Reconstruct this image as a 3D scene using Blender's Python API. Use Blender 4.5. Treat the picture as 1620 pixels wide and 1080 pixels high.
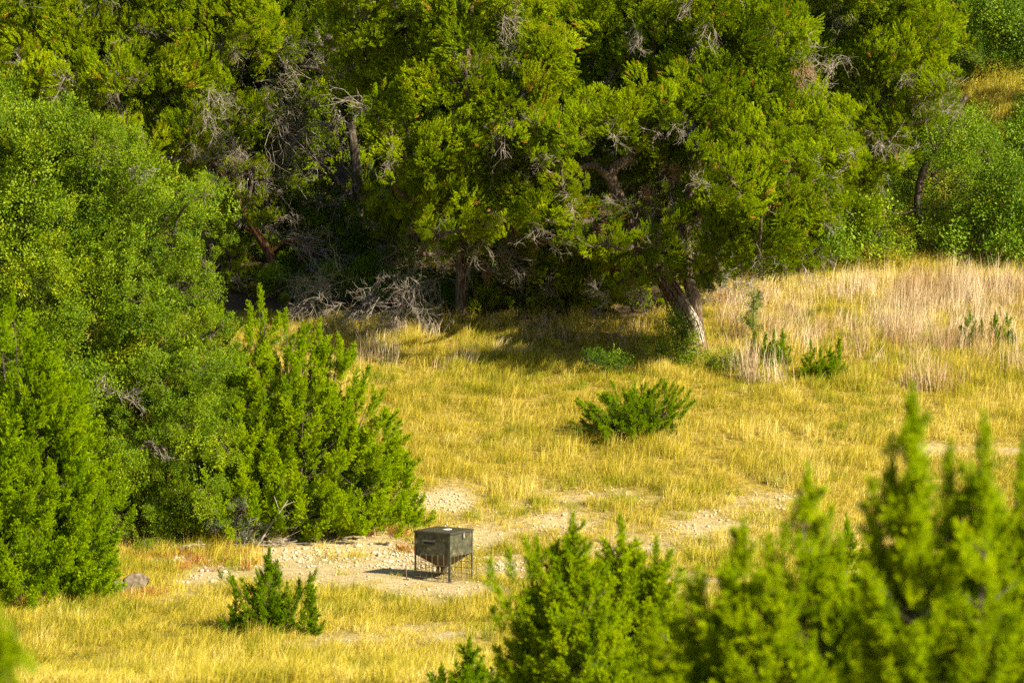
import bpy, math
import numpy as np
from mathutils import Vector

# ------------------------------------------------------------------ camera, sky, sun, exposure
for o in list(bpy.data.objects):
    bpy.data.objects.remove(o, do_unlink=True)
SC = bpy.context.scene
COL = SC.collection
CAM_Z, PITCH, FX = 12.45, math.radians(4.4), 7000.0      # metres, radians, focal length in px of a 1620 px wide frame
cam_d = bpy.data.cameras.new('camera')
cam = bpy.data.objects.new('camera', cam_d); COL.objects.link(cam)
cam.location = (0, 0, CAM_Z); cam.rotation_euler = (math.pi / 2 - PITCH, 0, 0)
cam_d.sensor_width = 36.0; cam_d.lens = FX * 36.0 / 1620.0
cam_d.clip_start = 0.5; cam_d.clip_end = 2000
cam_d.dof.use_dof = True; cam_d.dof.focus_distance = 116.0; cam_d.dof.aperture_fstop = 2.6
SC.camera = cam

SUN = Vector((1.26, -0.97, 1.10)).normalized()           # towards the sun
world = bpy.data.worlds.new('World'); SC.world = world; world.use_nodes = True
wn = world.node_tree; bg = wn.nodes['Background']
sky = wn.nodes.new('ShaderNodeTexSky'); sky.sky_type = 'NISHITA'; sky.sun_disc = False
sky.sun_elevation = math.asin(SUN.z); sky.sun_rotation = math.atan2(SUN.x, SUN.y)
wn.links.new(sky.outputs[0], bg.inputs[0]); bg.inputs[1].default_value = 0.05
sun_d = bpy.data.lights.new('sun', 'SUN'); sun_d.energy = 5.0; sun_d.angle = math.radians(0.5); sun_d.color = (1.0, 0.86, 0.60)
sun = bpy.data.objects.new('sun', sun_d); COL.objects.link(sun)
sun.location = (40, -20, 60); sun.rotation_euler = SUN.to_track_quat('Z', 'Y').to_euler()
SC.view_settings.view_transform = 'Standard'; SC.view_settings.look = 'None'
SC.view_settings.exposure = 1.3; SC.view_settings.gamma = 1.0; SC.view_settings.use_curve_mapping = False
cy = SC.cycles
cy.max_bounces = 5; cy.diffuse_bounces = 2; cy.glossy_bounces = 2; cy.transmission_bounces = 3; cy.transparent_max_bounces = 4
cy.use_denoising = False

# ------------------------------------------------------------------ helpers
UP = np.array([0.0, 0.0, 1.0])
def nrm(a):
    return a / np.maximum(np.linalg.norm(a, axis=-1, keepdims=True), 1e-9)
def smooth(t):
    t = np.clip(t, 0, 1); return t * t * (3 - 2 * t)
def vnoise(x, y, s, seed=0):
    """smooth value noise, 0..1"""
    x = np.asarray(x, float) / s + 100.0; y = np.asarray(y, float) / s + 100.0
    xi = np.floor(x); yi = np.floor(y); fx = smooth(x - xi); fy = smooth(y - yi)
    def h(a, b):
        v = np.sin(a * 127.1 + b * 311.7 + seed * 74.7) * 43758.5453
        return v - np.floor(v)
    return (h(xi, yi) * (1 - fx) + h(xi + 1, yi) * fx) * (1 - fy) + (h(xi, yi + 1) * (1 - fx) + h(xi + 1, yi + 1) * fx) * fy
def ground_z(x, y):
    x = np.asarray(x, float); y = np.asarray(y, float)
    near = 0.13 * np.maximum(0, 82 - y)
    t = np.maximum(0, y - 97.5)
    far = np.where(t < 4, 0.18 * t * t / 8, 0.18 * (t - 2))
    far = np.where(y > 330, 0.18 * 230.5 + 0.03 * (y - 330), far)
    amp = np.where((y > 70) & (y < 150), 0.10, 0.10)
    return near + far + amp * (vnoise(x, y, 3.0, 1) - 0.5) + 0.05 * (vnoise(x, y, 0.9, 2) - 0.5)
CP, SP = math.cos(PITCH), math.sin(PITCH)
def P(px, py, Y):
    """the point at distance Y that the photograph shows at pixel px, py"""
    u = (px - 810.0) / FX; v = (540.0 - py) / FX
    dy = CP + v * SP; dz = v * CP - SP
    return np.array([u * Y / dy, Y, CAM_Z + dz * Y / dy])
def mpp(Y):
    return Y / FX
def on_ground(px, Y):
    x = (px - 810.0) / FX * Y
    return np.array([x, Y, float(ground_z(x, Y))])
def ground_at(px, py):
    lo, hi = 60.0, 300.0
    ys = np.linspace(lo, hi, 4000)
    u = (px - 810.0) / FX; v = (540.0 - py) / FX
    dy = CP + v * SP; dz = v * CP - SP
    z = CAM_Z + dz * ys / dy; g = ground_z(u * ys / dy, ys)
    i = int(np.argmax(z <= g)) or 3999
    return np.array([u * ys[i] / dy, ys[i], g[i]])

def make_mesh(name, V, F, tint=None, smooth_shade=False):
    V = np.ascontiguousarray(V, np.float32); F = np.ascontiguousarray(F, np.int32)
    k = F.shape[1]
    me = bpy.data.meshes.new(name)
    me.vertices.add(len(V)); me.vertices.foreach_set('co', V.ravel())
    me.loops.add(F.size); me.loops.foreach_set('vertex_index', F.ravel())
    me.polygons.add(len(F)); me.polygons.foreach_set('loop_start', np.arange(len(F), dtype=np.int32) * k)
    if smooth_shade:
        me.polygons.foreach_set('use_smooth', np.ones(len(F), bool))
    if tint is not None:
        a = me.attributes.new('tint', 'FLOAT', 'POINT'); a.data.foreach_set('value', np.ascontiguousarray(tint, np.float32))
    me.update(calc_edges=True)
    return me
def add(name, me, mat=None, parent=None, loc=None):
    o = bpy.data.objects.new(name, me); COL.objects.link(o)
    if mat is not None and me is not None and not me.materials: me.materials.append(mat)
    if parent is not None: o.parent = parent
    if loc is not None: o.location = loc
    return o
def tag(o, label, cat, group=None):
    o['label'] = label; o['category'] = cat
    if group: o['group'] = group
    return o
def thing(name, loc, label, cat, group=None):
    o = bpy.data.objects.new(name, None); COL.objects.link(o); o.location = loc
    o.empty_display_size = 0.2
    return tag(o, label, cat, group)

class Geo:
    """collects triangles with a tint value per vertex"""
    def __init__(s): s.V = []; s.F = []; s.T = []; s.n = 0
    def add(s, V, F, T):
        s.V.append(V); s.F.append(F + s.n); s.T.append(np.broadcast_to(T, (len(V),)).astype(np.float32)); s.n += len(V)
    def mesh(s, name, smooth_shade=False):
        if not s.V: return make_mesh(name, np.zeros((3, 3)), np.array([[0, 1, 2]]), np.zeros(3))
        return make_mesh(name, np.concatenate(s.V), np.concatenate(s.F), np.concatenate(s.T), smooth_shade)
    def leaves(s, Pt, D, O, L, W, T, rng):
        """one pointed triangle per leaf"""
        side = nrm(np.cross(D, O + rng.normal(0, .35, O.shape)))
        n = len(Pt); V = np.empty((n, 3, 3))
        V[:, 0] = Pt - side * (W / 2)[:, None]; V[:, 1] = Pt + side * (W / 2)[:, None]; V[:, 2] = Pt + D * L[:, None]
        s.add(V.reshape(-1, 3), np.arange(n * 3).reshape(-1, 3), np.repeat(T, 3))
    def ovals(s, Pt, D, O, L, W, T, rng):
        """broad leaf: two triangles, a little folded along the midrib"""
        side = nrm(np.cross(D, O)); up = nrm(np.cross(side, D))
        n = len(Pt); V = np.empty((n, 4, 3)); mid = Pt + D * (L * .5)[:, None] + up * (W * .18)[:, None]
        V[:, 0] = Pt; V[:, 1] = mid + side * (W / 2)[:, None]; V[:, 2] = Pt + D * L[:, None]; V[:, 3] = mid - side * (W / 2)[:, None]
        b = np.arange(n)[:, None] * 4
        F = np.concatenate([b + [0, 1, 2], b + [0, 2, 3]], 0)
        s.add(V.reshape(-1, 3), F, np.repeat(T, 4))
    def tubes(s, Pts, R, sides=4, T=0.5, flute=0.0, rng=None, cap=True):
        """Pts (N,k,3), R (N,k)"""
        Pts = np.asarray(Pts, float); R = np.asarray(R, float)
        N, k, _ = Pts.shape
        tan = nrm(np.gradient(Pts, axis=1))
        ref = np.broadcast_to(np.array([0.31, 0.9, 0.12]), tan.shape)
        a = nrm(np.cross(tan, ref)); b = np.cross(tan, a)
        ang = np.linspace(0, 2 * np.pi, sides, endpoint=False)
        rr = R[:, :, None] * np.ones(sides)
        if flute:
            kk = np.arange(k)[None, :, None]; aa = ang[None, None, :] + 0.09 * kk
            f = np.sin(aa * 5 + 1) * .5 + np.sin(aa * 9 + 2.3) * .35 + np.sin(aa * 14 + .04 * kk) * .3 + np.sin(aa * 3 + kk * .15) * .5
            rr = rr * (1 + flute * f)
        ring = Pts[:, :, None, :] + rr[..., None] * (np.cos(ang)[:, None] * a[:, :, None, :] + np.sin(ang)[:, None] * b[:, :, None, :])
        V = ring.reshape(-1, 3)
        i = np.arange(N)[:, None, None] * k * sides; j = np.arange(k - 1)[None, :, None] * sides
        q = np.arange(sides)[None, None, :]; q2 = (q + 1) % sides
        v0 = (i + j + q).ravel(); v1 = (i + j + q2).ravel(); v2 = (i + j + sides + q2).ravel(); v3 = (i + j + sides + q).ravel()
        F = np.concatenate([np.stack([v0, v1, v2], 1), np.stack([v0, v2, v3], 1)])
        s.add(V, F, T if np.ndim(T) == 0 else np.repeat(T, k * sides))

def curve_pts(a, b, k, bow, rng):
    """N polylines from a to b, bowed"""
    t = np.linspace(0, 1, k)[None, :, None]
    p = a[:, None, :] * (1 - t) + b[:, None, :] * t
    return p + (np.sin(np.pi * t)) * bow[:, None, :]

# ------------------------------------------------------------------ materials
def ramp(nt, stops):
    r = nt.nodes.new('ShaderNodeValToRGB')
    e = r.color_ramp.elements
    while len(e) < len(stops): e.new(0.5)
    for el, (p, c) in zip(e, stops): el.position = p; el.color = (*c, 1)
    return r
def new_mat(name):
    m = bpy.data.materials.new(name); m.use_nodes = True
    return m, m.node_tree, m.node_tree.nodes['Principled BSDF']
def leaf_mat(name, stops, trans=0.3, rough=0.55, spec=0.25):
    m, nt, b = new_mat(name)
    at = nt.nodes.new('ShaderNodeAttribute'); at.attribute_name = 'tint'
    a2 = nt.nodes.new('ShaderNodeAttribute'); a2.attribute_type = 'INSTANCER'; a2.attribute_name = 'shade'      # each tuft's own tone
    sm = nt.nodes.new('ShaderNodeMath'); sm.operation = 'ADD'; nt.links.new(at.outputs['Fac'], sm.inputs[0]); nt.links.new(a2.outputs['Fac'], sm.inputs[1])
    r = ramp(nt, stops); nt.links.new(sm.outputs[0], r.inputs[0])
    nt.links.new(r.outputs[0], b.inputs['Base Color'])
    b.inputs['Roughness'].default_value = rough; b.inputs['Specular IOR Level'].default_value = spec
    tr = nt.nodes.new('ShaderNodeBsdfTranslucent'); nt.links.new(r.outputs[0], tr.inputs[0])
    mx = nt.nodes.new('ShaderNodeMixShader'); mx.inputs[0].default_value = trans
    nt.links.new(b.outputs[0], mx.inputs[1]); nt.links.new(tr.outputs[0], mx.inputs[2])
    nt.links.new(mx.outputs[0], nt.nodes['Material Output'].inputs[0])
    return m
M = {}
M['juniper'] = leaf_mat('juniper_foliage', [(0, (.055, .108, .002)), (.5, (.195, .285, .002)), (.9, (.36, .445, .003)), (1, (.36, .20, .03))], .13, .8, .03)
M['young_juniper'] = leaf_mat('young_juniper_foliage', [(0, (.065, .145, .002)), (.5, (.215, .350, .002)), (1, (.44, .54, .003))], .22, .8, .03)
M['oak'] = leaf_mat('live_oak_leaves', [(0, (.050, .115, .002)), (.5, (.170, .265, .003)), (.9, (.36, .41, .006)), (1, (.46, .28, .02))], .12, .5, .18)
M['scrub_oak'] = leaf_mat('scrub_oak_leaves', [(0, (.045, .115, .004)), (.5, (.140, .240, .005)), (1, (.29, .37, .008))], .14, .5, .18)
M['sage'] = leaf_mat('grey_green_leaves', [(0, (.10, .14, .08)), (1, (.26, .32, .20))], .2)
M['grass'] = leaf_mat('dry_meadow_grass', [(0, (.14, .15, .012)), (.25, (.36, .33, .018)), (.6, (.61, .49, .058)), (1, (.80, .69, .27))], .3, .6, .2)
M['green_grass'] = leaf_mat('green_grass_blades', [(0, (.13, .19, .008)), (1, (.38, .38, .014))], .3, .6, .2)
M['bluestem'] = leaf_mat('bluestem_stalks', [(0, (.35, .20, .09)), (.35, (.52, .39, .23)), (1, (.72, .61, .44))], .2, .6, .2)
M['weed'] = leaf_mat('rusty_weeds', [(0, (.26, .09, .02)), (1, (.50, .22, .06))], .2, .6, .2)
def bark_mat(name, stops, scale):
    m, nt, b = new_mat(name)
    tc = nt.nodes.new('ShaderNodeTexCoord'); mp = nt.nodes.new('ShaderNodeMapping'); mp.inputs['Scale'].default_value = scale
    nz = nt.nodes.new('ShaderNodeTexNoise'); nz.inputs['Scale'].default_value = 1.0; nz.inputs['Detail'].default_value = 5
    nt.links.new(tc.outputs['Object'], mp.inputs[0]); nt.links.new(mp.outputs[0], nz.inputs['Vector'])
    r = ramp(nt, stops); nt.links.new(nz.outputs[0], r.inputs[0]); nt.links.new(r.outputs[0], b.inputs['Base Color'])
    bp = nt.nodes.new('ShaderNodeBump'); bp.inputs['Strength'].default_value = .6; bp.inputs['Distance'].default_value = .03
    nt.links.new(nz.outputs[0], bp.inputs['Height']); nt.links.new(bp.outputs[0], b.inputs['Normal'])
    b.inputs['Roughness'].default_value = .9; b.inputs['Specular IOR Level'].default_value = .1
    return m
M['bark'] = bark_mat('juniper_bark', [(.30, (.045, .030, .020)), (.5, (.14, .098, .066)), (.68, (.30, .235, .175))], (26, 26, 3))
M['red_bark'] = bark_mat('reddish_bark', [(.30, (.05, .025, .013)), (.5, (.16, .08, .04)), (.68, (.32, .19, .10))], (26, 26, 3))
M['limb'] = bark_mat('grey_limb_bark', [(.3, (.035, .028, .022)), (.55, (.10, .08, .065)), (.7, (.2, .17, .14))], (14, 14, 5))
M['dead'] = bark_mat('dead_grey_wood', [(.3, (.14, .122, .105)), (.55, (.31, .275, .24)), (.7, (.48, .44, .385))], (9, 9, 9))
M['brown_dead'] = bark_mat('dead_brown_needles', [(.3, (.12, .07, .03)), (.55, (.26, .17, .09)), (.7, (.40, .30, .18))], (9, 9, 9))
M['pale_wood'] = bark_mat('bleached_wood', [(.3, (.35, .31, .26)), (.55, (.58, .54, .47)), (.7, (.74, .70, .62))], (20, 20, 4))
def stone_mat(name, c0, c1, c2):
    m, nt, b = new_mat(name)
    tc = nt.nodes.new('ShaderNodeTexCoord'); nz = nt.nodes.new('ShaderNodeTexNoise'); nz.inputs['Scale'].default_value = 9; nz.inputs['Detail'].default_value = 6
    nt.links.new(tc.outputs['Object'], nz.inputs['Vector'])
    r = ramp(nt, [(.3, c0), (.5, c1), (.7, c2)]); nt.links.new(nz.outputs[0], r.inputs[0]); nt.links.new(r.outputs[0], b.inputs['Base Color'])
    b.inputs['Roughness'].default_value = .9
    bp = nt.nodes.new('ShaderNodeBump'); bp.inputs['Strength'].default_value = .5; bp.inputs['Distance'].default_value = .02
    nt.links.new(nz.outputs[0], bp.inputs['Height']); nt.links.new(bp.outputs[0], b.inputs['Normal'])
    return m
M['stone'] = stone_mat('pale_limestone', (.34, .275, .18), (.46, .39, .28), (.56, .51, .40))
M['grey_rock'] = stone_mat('weathered_grey_rock', (.05, .036, .022), (.11, .085, .06), (.21, .18, .145))
# ground: sandy soil, limestone chips, dry thatch under the grass ('tint' holds how bare the soil is)
m, nt, b = new_mat('meadow_soil'); M['ground'] = m
at = nt.nodes.new('ShaderNodeAttribute'); at.attribute_name = 'tint'
tc = nt.nodes.new('ShaderNodeTexCoord')
def noise(scale, detail=5):
    n = nt.nodes.new('ShaderNodeTexNoise'); n.inputs['Scale'].default_value = scale; n.inputs['Detail'].default_value = detail
    nt.links.new(tc.outputs['Object'], n.inputs['Vector']); return n
n1, n2, n3 = noise(1.6), noise(7.0), noise(22.0, 3)
sand = ramp(nt, [(.3, (.31, .245, .125)), (.55, (.45, .37, .21)), (.75, (.54, .46, .29))]); nt.links.new(n2.outputs[0], sand.inputs[0])
that = ramp(nt, [(.3, (.12, .10, .02)), (.5, (.26, .20, .035)), (.7, (.42, .31, .07))]); nt.links.new(n2.outputs[0], that.inputs[0])
mxa = nt.nodes.new('ShaderNodeMix'); mxa.data_type = 'RGBA'
ad = nt.nodes.new('ShaderNodeMath'); ad.operation = 'MULTIPLY_ADD'; ad.inputs[1].default_value = .5; nt.links.new(n3.outputs[0], ad.inputs[0])
sb = nt.nodes.new('ShaderNodeMath'); sb.operation = 'ADD'; sb.inputs[1].default_value = -.25
nt.links.new(at.outputs['Fac'], sb.inputs[0]); nt.links.new(sb.outputs[0], ad.inputs[2])
nt.links.new(ad.outputs[0], mxa.inputs['Factor']); nt.links.new(that.outputs[0], mxa.inputs['A']); nt.links.new(sand.outputs[0], mxa.inputs['B'])
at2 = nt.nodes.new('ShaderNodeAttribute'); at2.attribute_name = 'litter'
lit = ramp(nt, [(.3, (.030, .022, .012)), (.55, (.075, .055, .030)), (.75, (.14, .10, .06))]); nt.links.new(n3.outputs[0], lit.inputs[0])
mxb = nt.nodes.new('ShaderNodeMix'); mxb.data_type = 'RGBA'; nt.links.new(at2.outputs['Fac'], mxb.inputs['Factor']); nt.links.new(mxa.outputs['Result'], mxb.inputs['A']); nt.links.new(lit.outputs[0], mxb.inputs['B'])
nt.links.new(mxb.outputs['Result'], b.inputs['Base Color']); b.inputs['Roughness'].default_value = .95; b.inputs['Specular IOR Level'].default_value = .1
bp = nt.nodes.new('ShaderNodeBump'); bp.inputs['Strength'].default_value = .8; bp.inputs['Distance'].default_value = .05
nt.links.new(n3.outputs[0], bp.inputs['Height']); nt.links.new(bp.outputs[0], b.inputs['Normal'])
def paint(name, stops, scale=6, rough=.5, metal=0.0, spec=.5):
    m, nt, b = new_mat(name)
    tc = nt.nodes.new('ShaderNodeTexCoord'); nz = nt.nodes.new('ShaderNodeTexNoise'); nz.inputs['Scale'].default_value = scale; nz.inputs['Detail'].default_value = 6
    nz.inputs['Roughness'].default_value = .65
    nt.links.new(tc.outputs['Object'], nz.inputs['Vector'])
    r = ramp(nt, stops); nt.links.new(nz.outputs[0], r.inputs[0]); nt.links.new(r.outputs[0], b.inputs['Base Color'])
    b.inputs['Roughness'].default_value = rough; b.inputs['Metallic'].default_value = metal; b.inputs['Specular IOR Level'].default_value = spec
    return m
M['olive_paint'] = paint('weathered_olive_paint', [(.32, (.026, .028, .018)), (.48, (.056, .059, .037)), (.58, (.084, .085, .055)), (.68, (.20, .16, .10)), (.76, (.30, .26, .18))], 9)
M['lid_paint'] = paint('dark_lid_paint', [(.3, (.030, .032, .028)), (.6, (.055, .056, .048)), (.8, (.10, .10, .085))], 6, .28)
M['hopper_steel'] = paint('dark_hopper_steel', [(.3, (.030, .022, .014)), (.6, (.060, .048, .032)), (.8, (.12, .09, .06))], 5, .5)
M['rusty_wire'] = paint('rusty_wire', [(.3, (.07, .045, .025)), (.7, (.20, .14, .08))], 20, .7)
M['white_paint'] = paint('white_patch', [(.3, (.66, .68, .70)), (.7, (.80, .80, .80))], 12, .4)
M['bare_steel'] = paint('bare_steel', [(.3, (.35, .33, .28)), (.7, (.55, .52, .45))], 12, .35, .4)
M['slot_shadow'] = paint('slot_shadow_black', [(.3, (.012, .011, .009)), (.7, (.022, .02, .016))], 12, .8)  # near-black colour for the dark in the slot and the latch's painted shadow

# ------------------------------------------------------------------ ground
BLOBS = []      # bare sandy and stony places: (x, y, rx, ry, weight) in metres
for px, py, rx, ry, w in [(560, 905, 200, 26, 1.2), (690, 934, 120, 17, 1.2), (800, 900, 60, 26, 1.0), (455, 880, 90, 26, 1.0), (640, 880, 90, 20, 1.2),
                          (560, 866, 130, 17, 1.1), (270, 885, 80, 18, .65), (180, 915, 60, 12, .5), (330, 905, 60, 20, .8), (700, 795, 65, 28, 1.0), (760, 850, 70, 30, .75), (870, 825, 120, 24, .55),
                          (1000, 870, 110, 40, .58), (1130, 840, 100, 40, .6), (1080, 925, 90, 40, .62), (560, 1012, 130, 9, .6), (690, 1005, 70, 18, .7), (480, 1022, 60, 8, .5),
                          (1480, 712, 45, 8, .9), (1595, 712, 45, 8, .9), (60, 948, 90, 9, .55), (310, 945, 60, 12, .6), (960, 790, 160, 14, .5), (1200, 800, 90, 20, .5)]:
    c = ground_at(px, py); k = mpp(c[1]); up_ = ground_at(px, py - ry)
    BLOBS.append((c[0], c[1], rx * k, abs(up_[1] - c[1]) + .15, w))
def bare(x, y):
    v = np.zeros(np.shape(x))
    for bx, by, rx, ry, w in BLOBS:
        v = np.maximum(v, w * np.clip(1.35 - np.sqrt(((x - bx) / rx) ** 2 + ((y - by) / ry) ** 2), 0, 1))
    v = v + .55 * (vnoise(x, y, 1.1, 5) - .5) * (v > .02) + .55 * (vnoise(x, y, .35, 6) - .5) * (v > .02)
    return np.clip(v, 0, 1)
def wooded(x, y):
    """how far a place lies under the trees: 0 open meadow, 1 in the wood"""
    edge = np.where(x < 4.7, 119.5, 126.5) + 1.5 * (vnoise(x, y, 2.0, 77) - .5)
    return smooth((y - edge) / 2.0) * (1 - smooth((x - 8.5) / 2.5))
xs = np.concatenate([np.linspace(-420, -26, 30), np.arange(-24, 24.1, .4), np.linspace(26, 420, 30)])
ys = np.concatenate([np.linspace(-60, 60, 25), np.arange(62, 135, .4), np.arange(136, 180, 2.0), np.linspace(184, 900, 40)])
gx, gy = np.meshgrid(xs, ys); gz = ground_z(gx, gy)
nx, ny = len(xs), len(ys)
V = np.stack([gx.ravel(), gy.ravel(), gz.ravel()], 1)
i = (np.arange(ny - 1)[:, None] * nx + np.arange(nx - 1)[None]).ravel()
ground = add('ground', make_mesh('ground', V, np.stack([i, i + 1, i + nx + 1, i + nx], 1), bare(gx, gy).ravel(), True), M['ground'])
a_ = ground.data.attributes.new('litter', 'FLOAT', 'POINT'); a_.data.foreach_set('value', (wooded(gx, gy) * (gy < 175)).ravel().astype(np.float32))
ground['kind'] = 'structure'
# stones lying on the bare places: the larger ones one by one, the rest as gravel
rs = np.random.default_rng(7)
def rock_verts(rng, n_sub=1):
    t = (1 + 5 ** .5) / 2
    v = nrm(np.array([(-1, t, 0), (1, t, 0), (-1, -t, 0), (1, -t, 0), (0, -1, t), (0, 1, t), (0, -1, -t), (0, 1, -t), (t, 0, -1), (t, 0, 1), (-t, 0, -1), (-t, 0, 1)], float))
    f = np.array([(0, 11, 5), (0, 5, 1), (0, 1, 7), (0, 7, 10), (0, 10, 11), (1, 5, 9), (5, 11, 4), (11, 10, 2), (10, 7, 6), (7, 1, 8), (3, 9, 4), (3, 4, 2), (3, 2, 6), (3, 6, 8), (3, 8, 9), (4, 9, 5), (2, 4, 11), (6, 2, 10), (8, 6, 7), (9, 8, 1)])
    v = v * (1 + rng.uniform(-.28, .28, (12, 1))) * np.array([1, .8, .55])
    return v, f
STONES = []
for k in range(7):
    v, f = rock_verts(rs); STONES.append(make_mesh('stone', v, f)); STONES[-1].materials.append(M['stone'])
pts = []
while len(pts) < 300:
    px, py = rs.uniform(150, 1250), rs.uniform(770, 935)
    if len(pts) < 130: px, py = rs.uniform(400, 660), rs.uniform(846, 892)
    elif len(pts) < 170: px, py = rs.uniform(230, 400), rs.uniform(870, 925)
    if py < 860 and px < 640: continue
    if py > 895 and px > 380 and rs.random() < .9: continue
    c = ground_at(px, py)
    if bare(c[0], c[1]) > .35 + .3 * rs.random(): pts.append(c)
for c in pts:
    o = add('stone', STONES[rs.integers(7)], None, ground)
    s = .025 + .065 * rs.random() ** 2.5
    o.location = (c[0], c[1], c[2] + s * .15); o.scale = (s * rs.uniform(.8, 1.5), s, s); o.rotation_euler = (rs.normal(0, .2), rs.normal(0, .2), rs.uniform(0, 6.3))
g = Geo(); v0, f0 = rock_verts(rs)
cand = np.stack([rs.uniform(-10, 8, 130000), rs.uniform(84, 112, 130000)], 1)
bv = bare(cand[:, 0], cand[:, 1]); strip = .15 + .85 * (vnoise(cand[:, 0], cand[:, 1], .8, 9) > .5)
keep = rs.random(len(cand)) < np.clip(bv - .25, 0, 1) * .26 * strip * np.where(cand[:, 1] > 96.6, 1.7, .2)
cand = cand[keep]
octa = np.array([(1, 0, 0), (-.9, .1, 0), (0, 1, 0), (.1, -1, 0), (0, 0, .7), (0, 0, -.6)], float)
of = np.array([(0, 2, 4), (2, 1, 4), (1, 3, 4), (3, 0, 4), (2, 0, 5), (1, 2, 5), (3, 1, 5), (0, 3, 5)])
n = len(cand); sz = .018 + .04 * rs.random(n) ** 2
an = rs.uniform(0, 6.3, n); jit = octa[None] * rs.uniform(.6, 1.3, (n, 6, 1))
X = jit[:, :, 0] * np.cos(an)[:, None] - jit[:, :, 1] * np.sin(an)[:, None]; Yy = jit[:, :, 0] * np.sin(an)[:, None] + jit[:, :, 1] * np.cos(an)[:, None]
V = np.stack([X, Yy, jit[:, :, 2]], 2) * sz[:, None, None] + np.stack([cand[:, 0], cand[:, 1], ground_z(cand[:, 0], cand[:, 1]) + sz * .25], 1)[:, None]
g.add(V.reshape(-1, 3), (np.arange(n)[:, None, None] * 6 + of[None]).reshape(-1, 3), .5)
gr = add('gravel', g.mesh('gravel'), M['stone']); gr['kind'] = 'stuff'; gr['label'] = 'pale limestone gravel strewn over the bare sandy soil'; gr['category'] = 'gravel'

# ------------------------------------------------------------------ plant builders
def add_plumes(g, base, axis, length, radius, n_per, LL, LW, tint, rng, curl=.15, clip=True):
    """feathery sprigs: many little pointed leaves round each axis, tapering to its tip"""
    N = len(base)
    if N == 0: return
    axis = nrm(axis)
    t = rng.random((N, n_per)) ** .85
    prof = np.clip(t * 3.5 + .25, 0, 1) * (1.02 - t) ** .65
    rnd = rng.normal(0, 1, (N, n_per, 3)); rad = nrm(rnd - (rnd * axis[:, None]).sum(-1, keepdims=True) * axis[:, None])
    pos = base[:, None] + axis[:, None] * (length[:, None] * t)[..., None] + UP * (curl * length[:, None] * t * t)[..., None]
    pos = pos + rad * (radius[:, None] * prof * np.sqrt(rng.random((N, n_per))))[..., None]
    D = nrm(axis[:, None] * .75 + rad * .6 + UP * .3 + rng.normal(0, .22, rad.shape))
    O = rad + axis[:, None] * .25
    L = LL * rng.uniform(.65, 1.25, (N, n_per)); W = LW * rng.uniform(.7, 1.3, (N, n_per))
    T = tint[:, None] + rng.normal(0, .11, (N, n_per)) + .16 * (t - .5)
    if clip: T = np.clip(T, 0, .97)
    g.leaves(pos.reshape(-1, 3), D.reshape(-1, 3), O.reshape(-1, 3), L.ravel(), W.ravel(), T.ravel(), rng)

def sphere_pts(n, rng):
    return nrm(rng.normal(0, 1, (n, 3)))

def euler_to(axis, spin):
    """euler angles that turn +z onto axis after a spin about it"""
    z = nrm(axis); ref = np.where(np.abs(z[:, 2:3]) > .95, np.array([[1., 0, 0]]), np.array([[0, 0, 1.]]))
    x = nrm(np.cross(ref, z)); y = np.cross(z, x)
    c, s_ = np.cos(spin)[:, None], np.sin(spin)[:, None]
    X = x * c + y * s_; Y = -x * s_ + y * c
    return np.stack([np.arctan2(Y[:, 2], z[:, 2]), np.arcsin(np.clip(-X[:, 2], -1, 1)), np.arctan2(X[:, 1], X[:, 0])], 1)

def scatter_object(name, protos, pos, turn, size, variant, shade, parent=None):
    """one object made of many sprigs or tufts, each with its own place, turn, size and tone (geometry nodes)"""
    n = len(pos); me = bpy.data.meshes.new(name); me.vertices.add(n)
    me.vertices.foreach_set('co', np.ascontiguousarray(pos, np.float32).ravel())
    def att(nm, ty, v):
        a = me.attributes.new(nm, ty, 'POINT'); a.data.foreach_set('vector' if ty == 'FLOAT_VECTOR' else 'value', np.ascontiguousarray(v).ravel())
    att('variant', 'INT', variant.astype(np.int32)); att('shade', 'FLOAT', shade.astype(np.float32))
    att('turn', 'FLOAT_VECTOR', turn.astype(np.float32)); att('size', 'FLOAT_VECTOR', size.astype(np.float32)); me.update()
    o = add(name, me, None, parent); o['kind'] = 'stuff'
    key = tuple(p.name for p in protos)
    if key not in GROUPS:
        nt = bpy.data.node_groups.new('sprigs', 'GeometryNodeTree')
        nt.interface.new_socket('Geometry', in_out='INPUT', socket_type='NodeSocketGeometry'); nt.interface.new_socket('Geometry', in_out='OUTPUT', socket_type='NodeSocketGeometry')
        N = nt.nodes.new; gi, go = N('NodeGroupInput'), N('NodeGroupOutput'); ip = N('GeometryNodeInstanceOnPoints'); gti = N('GeometryNodeGeometryToInstance')
        for p in reversed(protos):
            oi = N('GeometryNodeObjectInfo'); oi.inputs['Object'].default_value = p; nt.links.new(oi.outputs['Geometry'], gti.inputs[0])
        def na(nm, ty):
            q = N('GeometryNodeInputNamedAttribute'); q.data_type = ty; q.inputs['Name'].default_value = nm; return q.outputs['Attribute']
        nt.links.new(gi.outputs[0], ip.inputs['Points']); nt.links.new(gti.outputs[0], ip.inputs['Instance']); ip.inputs['Pick Instance'].default_value = True
        nt.links.new(na('variant', 'INT'), ip.inputs['Instance Index']); nt.links.new(na('turn', 'FLOAT_VECTOR'), ip.inputs['Rotation']); nt.links.new(na('size', 'FLOAT_VECTOR'), ip.inputs['Scale'])
        nt.links.new(ip.outputs[0], go.inputs[0]); GROUPS[key] = nt
    md = o.modifiers.new('sprigs', 'NODES'); md.node_group = GROUPS[key]
    return o
GROUPS = {}
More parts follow.
